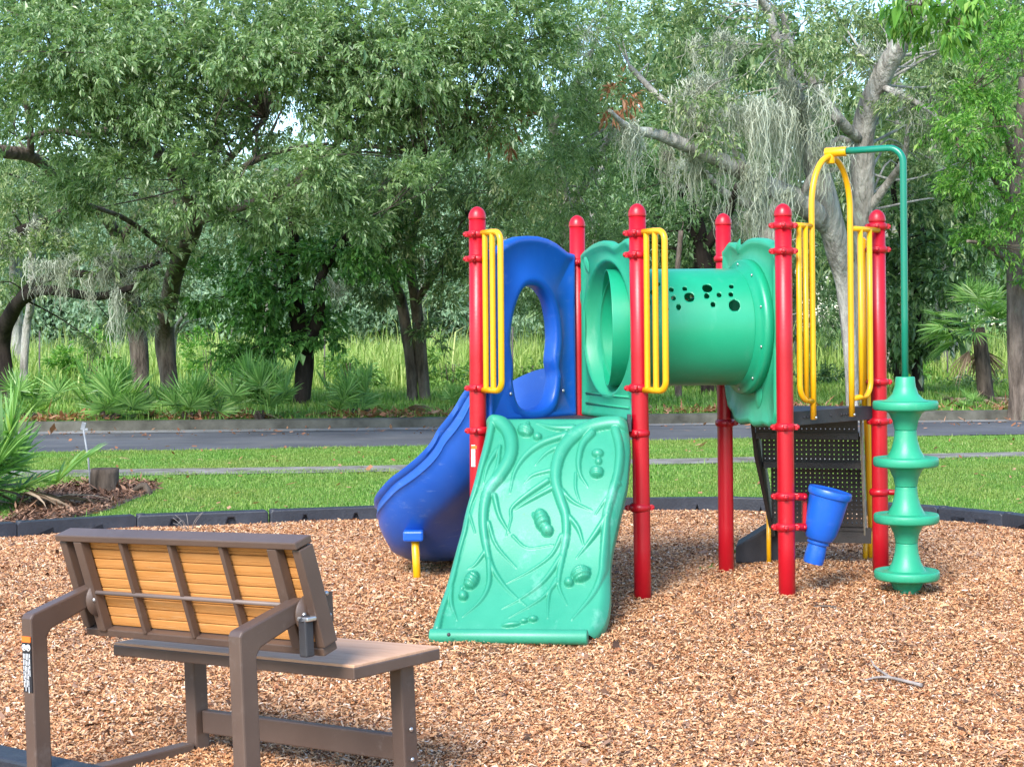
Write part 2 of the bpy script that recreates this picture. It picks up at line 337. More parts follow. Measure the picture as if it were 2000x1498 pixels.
def chips(name, n, L, Wd, mat, seed, ylo, yhi, tilt=.35, p=1.0, patch=0, wide=.15):
    r = np.random.default_rng(seed)
    y = ylo+(yhi-ylo)*r.random(n)**p; x = (r.random(n)*2-1)*(.315*y+wide)
    ok = in_bed(x, y)
    if patch: ok &= np.array([noise.noise(Vector((u*.8, v*.8, 4)))+.5*noise.noise(Vector((u*3, v*3, 4))) for u, v in zip(x, y)]) > patch
    x, y = x[ok], y[ok]; n = len(x); z = mulch_z(x, y)+r.random(n)*.014
    a = r.random(n)*2*np.pi; t = r.normal(0, tilt, n); rl = r.normal(0, tilt*1.3, n)
    d = np.stack([np.cos(a)*np.cos(t), np.sin(a)*np.cos(t), np.sin(t)], 1); s = np.stack([-np.sin(a)*np.cos(rl), np.cos(a)*np.cos(rl), np.sin(rl)], 1)
    l = L*np.exp(r.normal(0, .4, n)); w_ = Wd*np.exp(r.normal(0, .35, n)); c = np.stack([x, y, z], 1); up = np.cross(d, s)
    th = w_*.25
    q = lambda u, v, k: c+d*(l*u)[:, None]+s*(w_*v)[:, None]+up*(th*k)[:, None]
    sk = r.normal(0, .12, n)
    V = np.stack([q(-.5+sk, -.5, 0), q(.5, -.35, .3), q(.5-sk, .4, .3), q(-.5, .5, 0), q(0, -.45, 1.0), q(0, .5, 1.0)], 1).reshape(-1, 3)
    b0 = np.arange(n)[:, None]*6
    Q = np.concatenate([b0+np.array([0, 4, 5, 3]), b0+np.array([4, 1, 2, 5])])
    return tag(mesh_np(name, V, Q, mat), kind='stuff')
chips('wood_chips', 360000, .020, .0062, M['chip'], 3, 4.4, 13.6, wide=1.3)
chips('fine_wood_chips', 480000, .0135, .0048, M['chip'], 4, 4.6, 12.5, .45, 1.25, wide=.6)
chips('leaf_litter', 5000, .030, .015, M['chipdark'], 5, 4.6, 13.4, .4)
chips('dark_wood_chips', 70000, .019, .007, M['chipdark'], 6, 4.6, 13.4, .4, 1.0, .12)
chips('scattered_dark_chips', 14000, .022, .008, M['chipdark'], 8, 4.6, 13.4, .45)

def litter(name, n, mat, seed, place, z, L, Wd):
    r = np.random.default_rng(seed); x, y = place(r, n); n = len(x); a = r.random(n)*6.28; t = r.normal(0, .4, n)
    c = np.stack([x, y, z+r.random(n)*.02], 1); d = np.stack([np.cos(a), np.sin(a), t], 1); s = np.stack([-np.sin(a), np.cos(a), r.normal(0, .4, n)], 1)
    l = (L*np.exp(r.normal(0, .4, n)))[:, None]; w_ = (Wd*np.exp(r.normal(0, .4, n)))[:, None]
    V = np.stack([c, c+d*l*.5+s*w_*.5, c+d*l, c+d*l*.5-s*w_*.5], 1).reshape(-1, 3)
    return tag(mesh_np(name, V, np.arange(n)[:, None]*4+np.array([0, 1, 2, 3]), mat), kind='stuff')
def verge_place(r, n):
    x = r.random(n)*22-11; k = np.array([noise.noise(Vector((q*.8, 3, 0))) for q in x]); y = np.interp(x, kb[:, 0], kb[:, 1])+.25+np.abs(r.normal(0, .55, n)); ok = r.random(n) < .55+k; return x[ok], y[ok]
litter('verge_litter', 9000, M['deadleaf'], 31, verge_place, .175, .10, .035)
# bare soil round the stump
sp = [G(*q) for q in [(-60, 1040), (20, 1012), (50, 975), (110, 955), (190, 945), (290, 946), (305, 958), (255, 978), (215, 996), (150, 1012), (60, 1030)]]
sp2 = spline([p[:2] for p in sp]+[sp[0][:2]], 60)[:-1]
b = MB(); cx = sp2.mean(0); V = []; Fc = []
for k, fr in enumerate((1, .8, .5, .2)):
    for q in sp2:
        e = cx+(q-cx)*fr; V.append((*e, .006+(1-fr)*.03+(.012*noise.noise(Vector((e[0]*4, e[1]*4, 0))) if k else 0)))
m = len(sp2)
for k in range(3):
    for i in range(m): Fc.append((k*m+i, k*m+(i+1) % m, (k+1)*m+(i+1) % m, (k+1)*m+i))
Fc.append(tuple(3*m+i for i in range(m))); b.add(V, Fc); tag(b.build('bare_soil', M['soil']), kind='structure')
def pip(px, py, poly):
    ins = np.zeros(len(px), bool); n = len(poly)
    for i in range(n):
        x0, y0 = poly[i]; x1, y1 = poly[(i+1) % n]
        c = ((y0 > py) != (y1 > py)) & (px < (x1-x0)*(py-y0)/(y1-y0+1e-12)+x0); ins ^= c
    return ins

# grass ------------------------------------------------------------------------
def grass(name, n, x0, x1, y0, y1, h, wd, mat, seed, mask=None, base=0.0, clump=0):
    r = np.random.default_rng(seed)
    y = y0+(y1-y0)*r.random(n)**.85; x = (x0+(x1-x0)*r.random(n))
    if clump:
        cx = x0+(x1-x0)*r.random(clump); cy = y0+(y1-y0)*r.random(clump); k = r.integers(0, clump, n); x = cx[k]+r.normal(0, .5, n); y = cy[k]+r.normal(0, .5, n)
    if mask is not None:
        ok = mask(x, y); x, y = x[ok], y[ok]
    n = len(x); hh = h*np.exp(r.normal(0, .4, n)); a = r.random(n)*2*np.pi; ln = r.random(n)*.9+.1
    z = np.full(n, base) if not callable(base) else base(x, y)
    c = np.stack([x, y, z], 1); d = np.stack([np.cos(a), np.sin(a), 0*a], 1); s = np.stack([-np.sin(a), np.cos(a), 0*a], 1)*(wd*np.exp(r.normal(0, .3, n)))[:, None]
    up = np.array([0, 0, 1.])
    p1 = c+d*(hh*ln*.25)[:, None]+up*(hh*.6)[:, None]; p2 = c+d*(hh*ln*.85)[:, None]+up*(hh*(1-.35*ln))[:, None]
    V = np.stack([c-s*.5, c+s*.5, p1+s*.4, p1-s*.4, p2], 1).reshape(-1, 3); b0 = np.arange(n)[:, None]*5
    me = np.concatenate([b0+np.array([0, 1, 2, 3]), b0+np.array([3, 2, 4, 4])]); 
    V = np.concatenate([V]); Q = b0+np.array([0, 1, 2, 3]); T = b0+np.array([3, 2, 4])
    # quads + tris in one mesh
    mesh = bpy.data.meshes.new(name); mesh.vertices.add(len(V)); mesh.vertices.foreach_set('co', V.astype(np.float32).ravel())
    mesh.loops.add(n*7); mesh.loops.foreach_set('vertex_index', np.concatenate([Q.ravel(), T.ravel()]).astype(np.int32))
    mesh.polygons.add(2*n); mesh.polygons.foreach_set('loop_start', np.concatenate([np.arange(n)*4, 4*n+np.arange(n)*3]).astype(np.int32))
    mesh.update(calc_edges=True); mesh.materials.append(mat); o = bpy.data.objects.new(name, mesh); COL.objects.link(o)
    return tag(o, kind='stuff')
def road_place(r, n):
    x = r.random(n)*20-10; y = np.interp(x, kb[:, 0], kb[:, 1])-.05-np.abs(r.normal(0, .8, n)); return x, y
litter('road_leaf_litter', 500, M['deadleaf'], 33, road_place, .016, .07, .03)
def lawn_place(r, n):
    return r.random(n)*14-7, 12+r.random(n)*9
litter('lawn_leaf_litter', 420, M['deadleaf'], 34, lawn_place, .022, .06, .03)
soil_poly = sp2.tolist()
def soil_place(r, n):
    x = r.uniform(sp2[:, 0].min(), sp2[:, 0].max(), n); y = r.uniform(sp2[:, 1].min(), sp2[:, 1].max(), n); ok = pip(x, y, soil_poly); return x[ok], y[ok]
litter('soil_litter', 9000, M['chipdark'], 32, soil_place, .03, .05, .014)
def lawn_mask(x, y):
    m = ~in_bed(x, y-.1)
    wt = np.interp(x, *[w_t[np.argsort(w_t[:, 0])][:, k] for k in (0, 1)]); wb = np.interp(x, *[w_b[np.argsort(w_b[:, 0])][:, k] for k in (0, 1)])
    wob = .10*np.sin(x*2.3)+.08*np.sin(x*5.1+1)+.05*np.sin(x*11)
    m &= ~((y > wb+.05+np.where((x < -1.2), .22, .03)+wob*.7) & (y < wt-.03+wob*.4))
    rb = np.interp(x, *[r_b[np.argsort(r_b[:, 0])][:, k] for k in (0, 1)])
    m &= y < rb+.08+wob*.5
    m &= ~(pip(x, y, soil_poly) & (np.random.default_rng(1).random(len(x)) > .06))
    bare = np.array([noise.noise(Vector((a*.55, b*.8, 9))) for a, b in zip(x[::1], y[::1])]) if len(x) < 600000 else 0
    m &= ~((bare > .28) & (np.random.default_rng(2).random(len(x)) < .6))
    return m
grass('lawn_grass', 760000, -7.2, 7.6, 11.6, 21.6, .020, .0048, M['blade'], 21, lawn_mask)
def verge_mask(x, y):
    k = np.interp(x, kb[:, 0], kb[:, 1]); return y > k+.24
grass('verge_grass', 90000, -11, 11.5, 24.5, 36, .09, .012, M['blade'], 22, verge_mask, .14)
grass('field_grass', 200000, -22, 22, 38, 66, .62, .022, M['tallgrass'], 23, None, 0.0, 900)

# border timbers ------------------------------------------------------------------
def border_piece(p0, p1, h=.125, wd=.10, lab=''):
    p0, p1 = np.array(p0), np.array(p1); d = p1-p0; L = np.linalg.norm(d[:2]); yaw = math.atan2(d[1], d[0]); zb = (p0[2]+p1[2])/2
    o = thing('border_timber', ((p0[0]+p1[0])/2, (p0[1]+p1[1])/2, zb), lab, 'border', 'black plastic borders round the mulch bed')
    o.rotation_euler = (0, -math.atan2(d[2], L), yaw)
    L -= .012; b = MB(); wd2 = wd/2
    # long profile with a raised notch below each half, closed ends
    prof = [(-L/2, -.02), (-L/2, h-.018), (-L/2+.018, h), (L/2-.018, h), (L/2, h-.018), (L/2, -.02), (L/2-.22, -.02), (L/2-.25, .078), (.18, .078), (.15, -.02), (-.15, -.02), (-.18, .078), (-L/2+.25, .078), (-L/2+.22, -.02)]
    n = len(prof); b.add([(x, -wd2, z) for x, z in prof]+[(x, wd2, z) for x, z in prof], [tuple(range(n))[::-1], tuple(n+k for k in range(n))]+[(k, n+k, n+(k+1) % n, (k+1) % n)[::-1] for k in range(n)], False)
    f = b.build('body', M['border'], o, bevel=.014, local=True)
    q = MB(); q.tube([(-L/2+.03, -wd2*.2, h-.12), (-L/2+.03, -wd2*.2, h+.006)], .035, 16); q.build('stake_socket', M['border'], f, local=True, bevel=.006)
    q = MB(); q.box((0, wd2*.2, .035), (L-.08, wd*.45, .08)); q.build('core', M['border'], f, local=True)
    return o
lbl = ['black border left of the bench, cut by the left edge of the photo', 'black border behind the left end of the bench back', 'black border behind the middle of the bench back', 'black border between the bench and the blue slide',
       'black border passing behind the blue slide', 'black border behind the green climbing wall', 'black border just right of the climbing wall', 'black border behind the perforated steps', 'black border behind the right red post',
       'black border right of the stacked green discs', 'black border at the right edge of the photo']
for k in range(1, 12): border_piece(joints[k], joints[k+1], lab=lbl[k-1])
n0, n1 = W(-110, 1440, 6.25), W(262, 1520, 5.62)
border_piece(n0-[0, 0, .17], n1-[0, 0, .17], h=.17, wd=.13, lab='near black border across the bottom left corner, in front of the bench')

# leaves ---------------------------------------------------------------------------
def leaf_mesh(P, D, N, L, Wd, fold=.25):
    """P base points, D directions, N normals -> kite-shaped folded leaves"""
    S = np.cross(D, N); S /= np.linalg.norm(S, axis=1)[:, None]+1e-9; L = L[:, None]; Wd = Wd[:, None]
    mid = P+D*L*.45; up = N*Wd*fold
    V = np.stack([P, mid+S*Wd*.5+up, P+D*L-N*L*.12, mid-S*Wd*.5+up], 1).reshape(-1, 3)
    return V, np.arange(len(P))[:, None]*4+np.array([0, 1, 2, 3])
def rnd_dir(n, r):
    d = r.normal(size=(n, 3)); return d/np.linalg.norm(d, axis=1)[:, None]
def crown_points(blobs, per, r, sub, sig=.30):
    """blobs: (centre, radii); returns twig points gathered in clumps, their outward directions and clump centres"""
    C, O, S = [], [], []
    for (c, R_) in blobs:
        c, R_ = np.asarray(c, float), np.asarray(R_, float)
        vol = np.prod(R_)**(1/3); ns = max(3, int(sub*vol*vol))
        d = rnd_dir(ns, r)*(r.random(ns)**.45)[:, None]; sc_ = c+d*R_
        n = int(per*(R_[0]*R_[1]+R_[0]*R_[2]+R_[1]*R_[2])/3*4)
        k = r.integers(0, ns, n); sz = (.55+.9*r.random(ns))[k][:, None]
        p = sc_[k]+r.normal(size=(n, 3))*R_.mean()*sig*sz*np.array([1.1, 1.1, .65])
        C.append(p); o = (p-c)/R_; O.append(o); S.append(sc_)
    return np.concatenate(C), np.concatenate(O), np.concatenate(S)
def crown(parent, blobs, per, leaf, mat, seed, k=9, sub=9, width=.32, droop=.35, sig=.30, name='crown'):
    r = np.random.default_rng(seed); C, O, S = crown_points(blobs, per, r, sub, sig); n = len(C)
    ax = O/(np.linalg.norm(O, axis=1)[:, None]+.2)+rnd_dir(n, r)*.7; ax[:, 2] -= droop*.6; ax /= np.linalg.norm(ax, axis=1)[:, None]
    e1 = np.cross(ax, rnd_dir(n, r)); e1 /= np.linalg.norm(e1, axis=1)[:, None]+1e-9; e2 = np.cross(ax, e1)
    tw = leaf*2.2; Vs, n_ = [], 0
    for j in range(k):
        t = (j+.5)/k; a = j*2.399+r.random(n)*.6; sp_ = .95-.55*t+r.normal(0, .15, n)
        D = ax*np.cos(sp_)[:, None]+(e1*np.cos(a)[:, None]+e2*np.sin(a)[:, None])*np.sin(sp_)[:, None]; D[:, 2] -= droop*(.3+.5*r.random(n)); D /= np.linalg.norm(D, axis=1)[:, None]
        N = np.array([0, 0, 1.])+rnd_dir(n, r)*.55; N -= D*(N*D).sum(1)[:, None]; N /= np.linalg.norm(N, axis=1)[:, None]+1e-9
        Lh = leaf*np.exp(r.normal(0, .35, n)); V, _ = leaf_mesh(C+ax*tw*t, D, N, Lh, Lh*width*(.8+.4*r.random(n))); Vs.append(V)
    V = np.concatenate(Vs); Q = np.arange(len(V)//4)[:, None]*4+np.array([0, 1, 2, 3])
    o = mesh_np(name, V, Q, mat, parent)
    return o, S, C
def limb(b, path, n=14, bump=.12, seed=0, seg=None):
    """path: (x, y, z, r) points"""
    s = spline(path, seg or max(8, 6*len(path))); b.tube(s[:, :3], np.maximum(s[:, 3], .004), n, True, bump, seed); return s
def px_path(pts, Y):
    """photo points (x, y, r px[, depth]) -> (X, Y, Z, r m)"""
    out = []
    for q in pts:
        yy = q[3] if len(q) > 3 else Y; p = W(q[0], q[1], yy); out.append((*p, q[2]*yy/F))
    return out
def tree(name, limbs, Y, blobs, label, cat='tree', group=None, bark='bark_grey', leafm='oakleaf', per=60, leaf=.10, seed=1, k=9, sub=9, width=.32, droop=.35, sig=.30, twigs=True, moss=None, extra=None, mossden=26):
    """limbs: photo paths; blobs: (x, y, rx px, ry px, depth, depth radius)"""
    paths = [px_path(L, Y) for L in limbs]; p0 = paths[0][0]
    root = thing(name, (p0[0], p0[1], 0), label, cat, group)
    b = MB(); S = []
    for i, pa in enumerate(paths): S.append(limb(b, pa, 14 if i == 0 else 10, .14, seed+i))
    bl = []
    for (x, y, rx, ry, yy, ry_d) in blobs: bl.append((W(x, y, yy), (rx*yy/F, ry_d, ry*yy/F)))
    if bl:
        o, subs, C = crown(root, bl, per, leaf, M[leafm], seed, k, sub, width, droop, sig)
        if twigs:
            A_ = np.concatenate(S); r = np.random.default_rng(seed+5); q = MB()
            for s in subs:
                if r.random() > .55: continue
                d = np.linalg.norm(A_[:, :3]-s, axis=1)-A_[:, 3]*3+(A_[:, 2] > s[2]+.8)*1.0; a = A_[np.argmin(d)]
                a3 = a[:3]; L = np.linalg.norm(s-a3)
                if L > 5: continue
                md = (a3+s)/2+r.normal(size=3)*.12*L+np.array([0, 0, .10*L]); r0 = min(a[3]*.4, .008+.008*L)
                pth = spline([a3, md, s], 9); q.tube(pth, np.linspace(r0, .006, 9), 6, False)
            if q.n: q.build('branch', M[bark], root)
    b.build('trunk', M[bark], root)
    if moss: moss_part(root, moss, seed+9, mossden)
    if extra: extra(root)
    return root
def moss_part(root, lines, seed, den=26, name='spanish_moss'):
    """hanging tufts along photo lines ((x0,y0),(x1,y1),depth,length px)"""
    r = np.random.default_rng(seed); Vs, n_ = [], 0; base = 0; Qs = []
    for (p0, p1, Y, lp) in lines:
        a, b_ = W(*p0, Y), W(*p1, Y); L = max(np.linalg.norm(b_-a), .15); nt_ = max(2, int(L*5.5))
        for t in range(nt_):
            c = a+(b_-a)*r.random()+r.normal(size=3)*[.10, .25, .06]; ln = lp*Y/F*(.35+.85*r.random()); wdt = .05+.07*r.random()
            ns = int(den*2.8*(.6+.8*r.random()))
            for s in range(ns):
                m = 9; st = c+r.normal(size=3)*[wdt, wdt, .05]; l = ln*(.2+.8*r.random()**1.3); z = np.linspace(0, 1, m)
                wav = np.cumsum(r.normal(size=(m, 2))*.026, 0)+r.normal(size=(m, 2))*.018; cen = np.stack([st[0]+wav[:, 0]-(st[0]-c[0])*z*.6, st[1]+wav[:, 1]-(st[1]-c[1])*z*.6, st[2]-l*z], 1)
                w_ = .0068*(1.05-z*.8); ang = r.random()*math.pi; sd_ = np.array([math.cos(ang), math.sin(ang), 0])
                V = np.stack([cen-sd_*w_[:, None], cen+sd_*w_[:, None]], 1).reshape(-1, 3); Vs.append(V)
                i = base+np.arange(m-1)[:, None]*2; Qs.append(np.concatenate([i, i+1, i+3, i+2], 1)); base += 2*m
    return mesh_np(name, np.concatenate(Vs), np.concatenate(Qs), M['moss'], root)
#==PLAYSET==
PA, PB, PC = np.array([-.180, 8.997]), np.array([.659, 8.8265]), np.array([.3786, 9.698])
PD, PE, PF = np.array([1.2196, 9.715]), np.array([1.4285, 8.876]), np.array([2.0587, 9.505])
DZ, PH, PR = .957, 2.1, .0445
def p3(p, z): return np.array([p[0], p[1], z])
def zat(x, y, Y): return W(x, y, Y)[2]
play = thing('play_structure', (.9, 9.2, 0), 'red posted playground structure with blue slide, green tunnel and climbing wall', 'play structure')

def clamp(post, p, z, ang=(0,), name='clamp', big=1.0):
    b = MB(); h = .020*big
    b.lathe((p[0], p[1], z), [(PR*.98, -h-.006), (PR+.007, -h), (PR+.012, -h*.5), (PR+.012, h*.5), (PR+.007, h), (PR*.98, h+.006)], 24, capb=False, capt=False)
    for a in ang:
        d = np.array([math.cos(a), math.sin(a), 0]); c = p3(p, z)+d*(PR+.011)
        t = np.array([-d[1], d[0], 0])
        b.box(c, (.026, .022, .030), np.array([d, t, [0, 0, 1]]).T)
        b.lathe(c+d*.012, [(.012, -.004), (.012, .004), (.007, .010)], 10, d)
    return b.build(name, M['red'], post, bevel=.003)
posts = {}
ztop = dict(A=(933, 403), B=(1244, 397), C=(1126, 420), D=(1414, 416), E=(1528, 397), F=(1712, 409))
toC = lambda p, q: math.atan2(q[1]-p[1], q[0]-p[0])
for k, p in dict(A=PA, B=PB, C=PC, D=PD, E=PE, F=PF).items():
    b = MB(); zt = zat(*ztop[k], p[1])-.055
    lean = {'B': (.012, 0), 'E': (.004, 0), 'A': (-.012, 0), 'F': (.004, 0)}.get(k, (0, 0))
    b.tube([(p[0]+lean[0]*(1-q/zt), p[1], q) for q in (-.12, .3, .8, 1.3, zt)], PR, 28)
    o = b.build('post', M['red'], play); posts[k] = o
    if k == 'C' or k == 'D': o['label'] = 'red post half hidden behind the panels'
    c = MB(); c.lathe((p[0], p[1], zt), [(PR+.0025, -.012), (PR+.004, -.004), (PR+.0025, .004), (PR+.001, .016), (.036, .036), (.022, .049), (.008, .055), (.0005, .056)], 28, capb=False, capt=False)
    c.build('post_cap', M['red'], o)
for k, p, ys in (('A', PA, (457, 505, 757, 840)), ('B', PB, (455, 497, 757, 845, 990)), ('C', PC, (512,)), ('D', PD, (505, 825)),
                 ('E', PE, (440, 490, 833, 968, 1028)), ('F', PF, (442, 487, 745, 822, 960))):
    x = ztop[k][0]
    for y in ys:
        an = {'A': (math.pi*1.03, -1.9), 'B': (math.pi*1.03, -1.9), 'C': (toC(PC, PA), toC(PC, PB), -1.5), 'D': (toC(PD, PE), toC(PD, PF)),
              'E': (math.pi*1.02, -.25, -1.7), 'F': (math.pi*1.1, 0, -1.8)}[k]
        if k == 'B' and y == 990: an = (math.pi, 0)
        if k == 'F' and y == 960: an = (.1,)
        clamp(posts[k], p, zat(x, y, p[1]), an, big=.8)
b = MB(); c = p3(PF, zat(1712, 960, PF[1])); b.tube([c+[.03, -.01, 0], c+[.115, -.03, 0]], .016, 12); b.build('bracket', M['red'], posts['F'], bevel=.002)
b = MB(); c = W(926, 889, PA[1]-.04); b.box(c, (.03, .004, .115), smooth=False); st = b.build('warning_sticker', M['sticker_white'], posts['A'])
b = MB(); b.box(c+[0, -.003, .045], (.03, .002, .018)); b.build('orange_band', M['sticker_orange'], st)

# decks -----------------------------------------------------------------
for tri, ins in (((PA, PB, PC), .0), ((PE, PF, PD), .0)):
    cen = sum(tri)/3; q = [cen+(t-cen)*.93 for t in tri]
    dz = 1.0 if tri[0] is PE else DZ
    v = [p3(t, dz) for t in q]+[p3(t, dz-.075) for t in q]
    b = MB(); b.add(v, [(0, 1, 2), (5, 4, 3), (0, 3, 4, 1), (1, 4, 5, 2), (2, 5, 3, 0)], False)
    e0, e1 = p3(q[0], dz-.035), p3(q[1], dz-.035); d = unit(e1-e0); nn = np.array([d[1], -d[0], 0])
    if tri[0] is PE:
        for t in (.2, .235, .27, .5, .62, .65, .68, .71):      # slots in the deck lip
            b.lathe(e0+(e1-e0)*t+nn*.001, [(.007, 0), (.007, .004), (.001, .005)], 10, nn)
    b.build('deck', M['black'], play, bevel=.006)

# climbing wall ---------------------------------------------------------
def climber():
    NV, NU = 300, 230
    ys = np.linspace(806, 1240, NV)
    xl = np.interp(ys, [806, 850, 930, 1010, 1090, 1170, 1240], [950, 947, 930, 904, 880, 858, 839])
    xr = np.interp(ys, [806, 835, 870, 940, 1010, 1060, 1090, 1160, 1200, 1225, 1240], [1222, 1227, 1230, 1224, 1205, 1192, 1188, 1189, 1184, 1174, 1160])
    k = np.hanning(41); k /= k.sum()
    sm = lambda a: np.convolve(np.pad(a, 20, mode='reflect', reflect_type='odd'), k, 'valid')
    xl, xr = sm(xl), sm(xr)
    u = np.linspace(0, 1, NU)
    X = xl[:, None]*(1-u)+xr[:, None]*u; Yp = np.repeat(ys[:, None], NU, 1)
    A_, B_, C_ = W(950, 806, 8.92), W(1223, 806, 8.775), G(838, 1256)
    n = np.cross(B_-A_, C_-A_); n = unit(n); n = n if n[1] < 0 else -n
    # ray-plane intersections
    dx, dy = X-1000, Yp-HOR; a = CR*dx+SR*dy; bb = -SR*dx+CR*dy
    D = np.stack([a/F, np.ones_like(a), -bb/F], -1); O = np.array([0, 0, HC])
    t = ((A_-O)@n)/(D@n); P = O+D*t[..., None]
    v = (ys-806)/(1240-806)
    P = P+n*(.028*np.sin(v*2*np.pi*1.15-.3))[:, None, None]
    # relief in photo units (zoom units /2.827)
    Z = lambda q: (700+np.array(q)[:, 0]/2.827, 760+np.array(q)[:, 1]/2.827)
    H = np.zeros_like(X)
    def vine(pts, r, hk=.6):
        m = np.array([(p[0], p[1], rr) for p, rr in zip(pts, np.interp(np.linspace(0, 1, len(pts)), np.linspace(0, 1, len(r)), r))], float)
        s = spline(m, 240); px, py = 700+s[:, 0]/2.827, 760+s[:, 1]/2.827; rr = np.maximum(s[:, 2], 1.5)/2.827
        bx = (X > px.min()-20) & (X < px.max()+20) & (Yp > py.min()-20) & (Yp < py.max()+20)
        xx, yy = X[bx], Yp[bx]; best = np.zeros(len(xx))
        for i in range(len(px)):
            d2 = ((xx-px[i])**2+(yy-py[i])**2)/rr[i]**2
            h = np.where(d2 < 1, rr[i]*hk*(1-d2)**.5, 0); best = np.maximum(best, h)
        H[bx] = np.maximum(H[bx], best)
    def blob(cx, cy, ax, ay, ang, hk=.6):
        cx, cy = 700+cx/2.827, 760+cy/2.827; ax, ay = ax/2.827, ay/2.827; c, s = math.cos(rad(ang)), math.sin(rad(ang))
        dx, dy = X-cx, Yp-cy; p, q = (dx*c+dy*s)/ax, (-dx*s+dy*c)/ay; d2 = p*p+q*q
        np.maximum(H, np.where(d2 < 1, min(ax, ay)*hk*np.sqrt(np.maximum(0, 1-d2)), 0), out=H)
        return p, q, d2, min(ax, ay)
    def beetle(cx, cy, ax, ay, ang, rings=5):
        p, q, d2, r = blob(cx, cy, ax, ay, ang, .75)
        H[:] = np.where(d2 < 1, H-.10*r*(np.sin(q*np.pi*rings) > .55), H)
    vine([(720, 150), (780, 180), (830, 240), (850, 320), (840, 400), (790, 490), (730, 560), (700, 640), (690, 740), (700, 840), (720, 930), (760, 1010), (830, 1100), (940, 1200)], [44, 42, 40, 38, 36, 33, 30, 28, 25, 21, 17, 13, 9, 4])
    vine([(1470, 185), (1380, 185), (1270, 215), (1190, 270), (1130, 350), (1100, 440), (1095, 530), (1120, 620), (1145, 700), (1145, 800), (1125, 900), (1105, 1000), (1105, 1080), (1150, 1180)], [40, 40, 38, 38, 36, 33, 30, 28, 25, 22, 18, 15, 10, 4])
    vine([(735, 170), (722, 250), (702, 350), (670, 450), (640, 560), (600, 650), (580, 760), (545, 860), (520, 960), (490, 1080), (450, 1200), (430, 1320)], [30, 30, 30, 28, 26, 24, 22, 24, 26, 28, 30, 32])
    vine([(1420, 230), (1445, 340), (1440, 460), (1400, 600), (1370, 700), (1360, 820), (1352, 930), (1340, 1000), (1290, 1120), (1180, 1270)], [26, 26, 25, 24, 24, 24, 24, 20, 15, 6])
    for pts, r in [
        ([(1150, 260), (1020, 310), (930, 380), (870, 470), (840, 580)], [22, 20, 16, 10, 4]), ([(1120, 320), (1040, 370), (980, 435)], [14, 10, 3]),
        ([(1060, 465), (970, 490), (920, 530)], [12, 9, 3]), ([(1050, 520), (940, 590), (850, 660), (842, 720), (815, 800)], [16, 14, 9, 6, 3]),
        ([(1070, 560), (950, 620), (860, 670)], [13, 10, 3]), ([(985, 185), (1080, 215), (1190, 220)], [4, 16, 22]),
        ([(1290, 250), (1240, 320), (1220, 420), (1230, 490), (1270, 552)], [24, 20, 16, 10, 3]), ([(1205, 480), (1203, 560), (1225, 630)], [9, 7, 3]),
        ([(1125, 570), (1190, 630), (1290, 672)], [14, 9, 3]), ([(1150, 690), (1210, 760), (1240, 845)], [14, 12, 4]),
        ([(1375, 700), (1290, 810), (1200, 915)], [20, 13, 3]), ([(1120, 800), (1060, 900), (950, 980), (810, 1055)], [13, 9, 7, 3]),
        ([(1115, 910), (1020, 1040), (900, 1140), (790, 1205)], [16, 12, 8, 3]), ([(1090, 1050), (1000, 1150), (830, 1260)], [13, 9, 3]),
        ([(1090, 1030), (1050, 1120), (1045, 1260)], [13, 10, 4]), ([(700, 875), (640, 950), (598, 972)], [12, 8, 3]),
        ([(718, 930), (715, 1060), (670, 1160), (575, 1255)], [17, 14, 10, 3]), ([(508, 1050), (510, 1170), (545, 1275)], [15, 12, 4]),
        ([(718, 735), (760, 850), (868, 968)], [12, 9, 3]), ([(755, 600), (780, 700), (832, 785)], [16, 11, 4]), ([(608, 670), (642, 785)], [8, 4]),
        ([(770, 350), (720, 440), (695, 530)], [14, 11, 3]), ([(785, 330), (770, 450), (705, 570)], [12, 10, 3]), ([(690, 420), (660, 520), (640, 610)], [14, 10, 3]),
        ([(850, 800), (930, 860), (1075, 845)], [7, 5, 4]), ([(1440, 530), (1380, 600), (1310, 690)], [14, 9, 4])]: vine(pts, r, .75)
    beetle(925, 235, 46, 38, 20); blob(992, 272, 26, 24, 0, .8); blob(935, 200, 14, 26, 10)
    blob(1325, 370, 34, 26, 0, .7); blob(1330, 415, 20, 22, 0, .7); beetle(1320, 475, 40, 33, 0, 2)
    beetle(1015, 725, 42, 62, -20); blob(1042, 775, 34, 32, 0, .8); blob(975, 705, 12, 26, -30)
    beetle(622, 1040, 40, 58, 28); blob(577, 1130, 28, 30, 0, .8); blob(570, 1080, 12, 20, 30)
    beetle(1225, 1005, 58, 46, -20); blob(1160, 1050, 28, 28, 0, .8); blob(1250, 975, 32, 14, 0)
    blob(845, 1302, 56, 17, -8, .8); blob(915, 1280, 26, 17, -10, .8); blob(965, 1268, 28, 20, 0, .8)
    Hm = H/375.0*1.75
    e = np.minimum(u, 1-u)[None, :]*.74; edge = -.045*np.clip(1-e/.045, 0, 1)**2
    top = -.05*np.clip(1-(v*1.4)/.05, 0, 1)[:, None]**2
    mic = np.array([[noise.noise(Vector((X[i, j]*.03, Yp[i, j]*.03, 3))) for j in range(0, NU, 10)] for i in range(0, NV, 10)])
    mic = np.repeat(np.repeat(mic, 10, 0), 10, 1)[:NV, :NU]
    P = P+n*(Hm+edge+top)[..., None]
    # skirts (rolled rim)
    back = -n
    L = np.stack([P[:, 0]+back*.055, P[:, 0]+back*.03], 1); Rr = np.stack([P[:, -1]+back*.03, P[:, -1]+back*.055], 1)
    P = np.concatenate([L, P, Rr], 1)
    T = np.stack([P[0]+back*.06, P[0]+back*.03], 0)
    P = np.concatenate([T, P], 0)
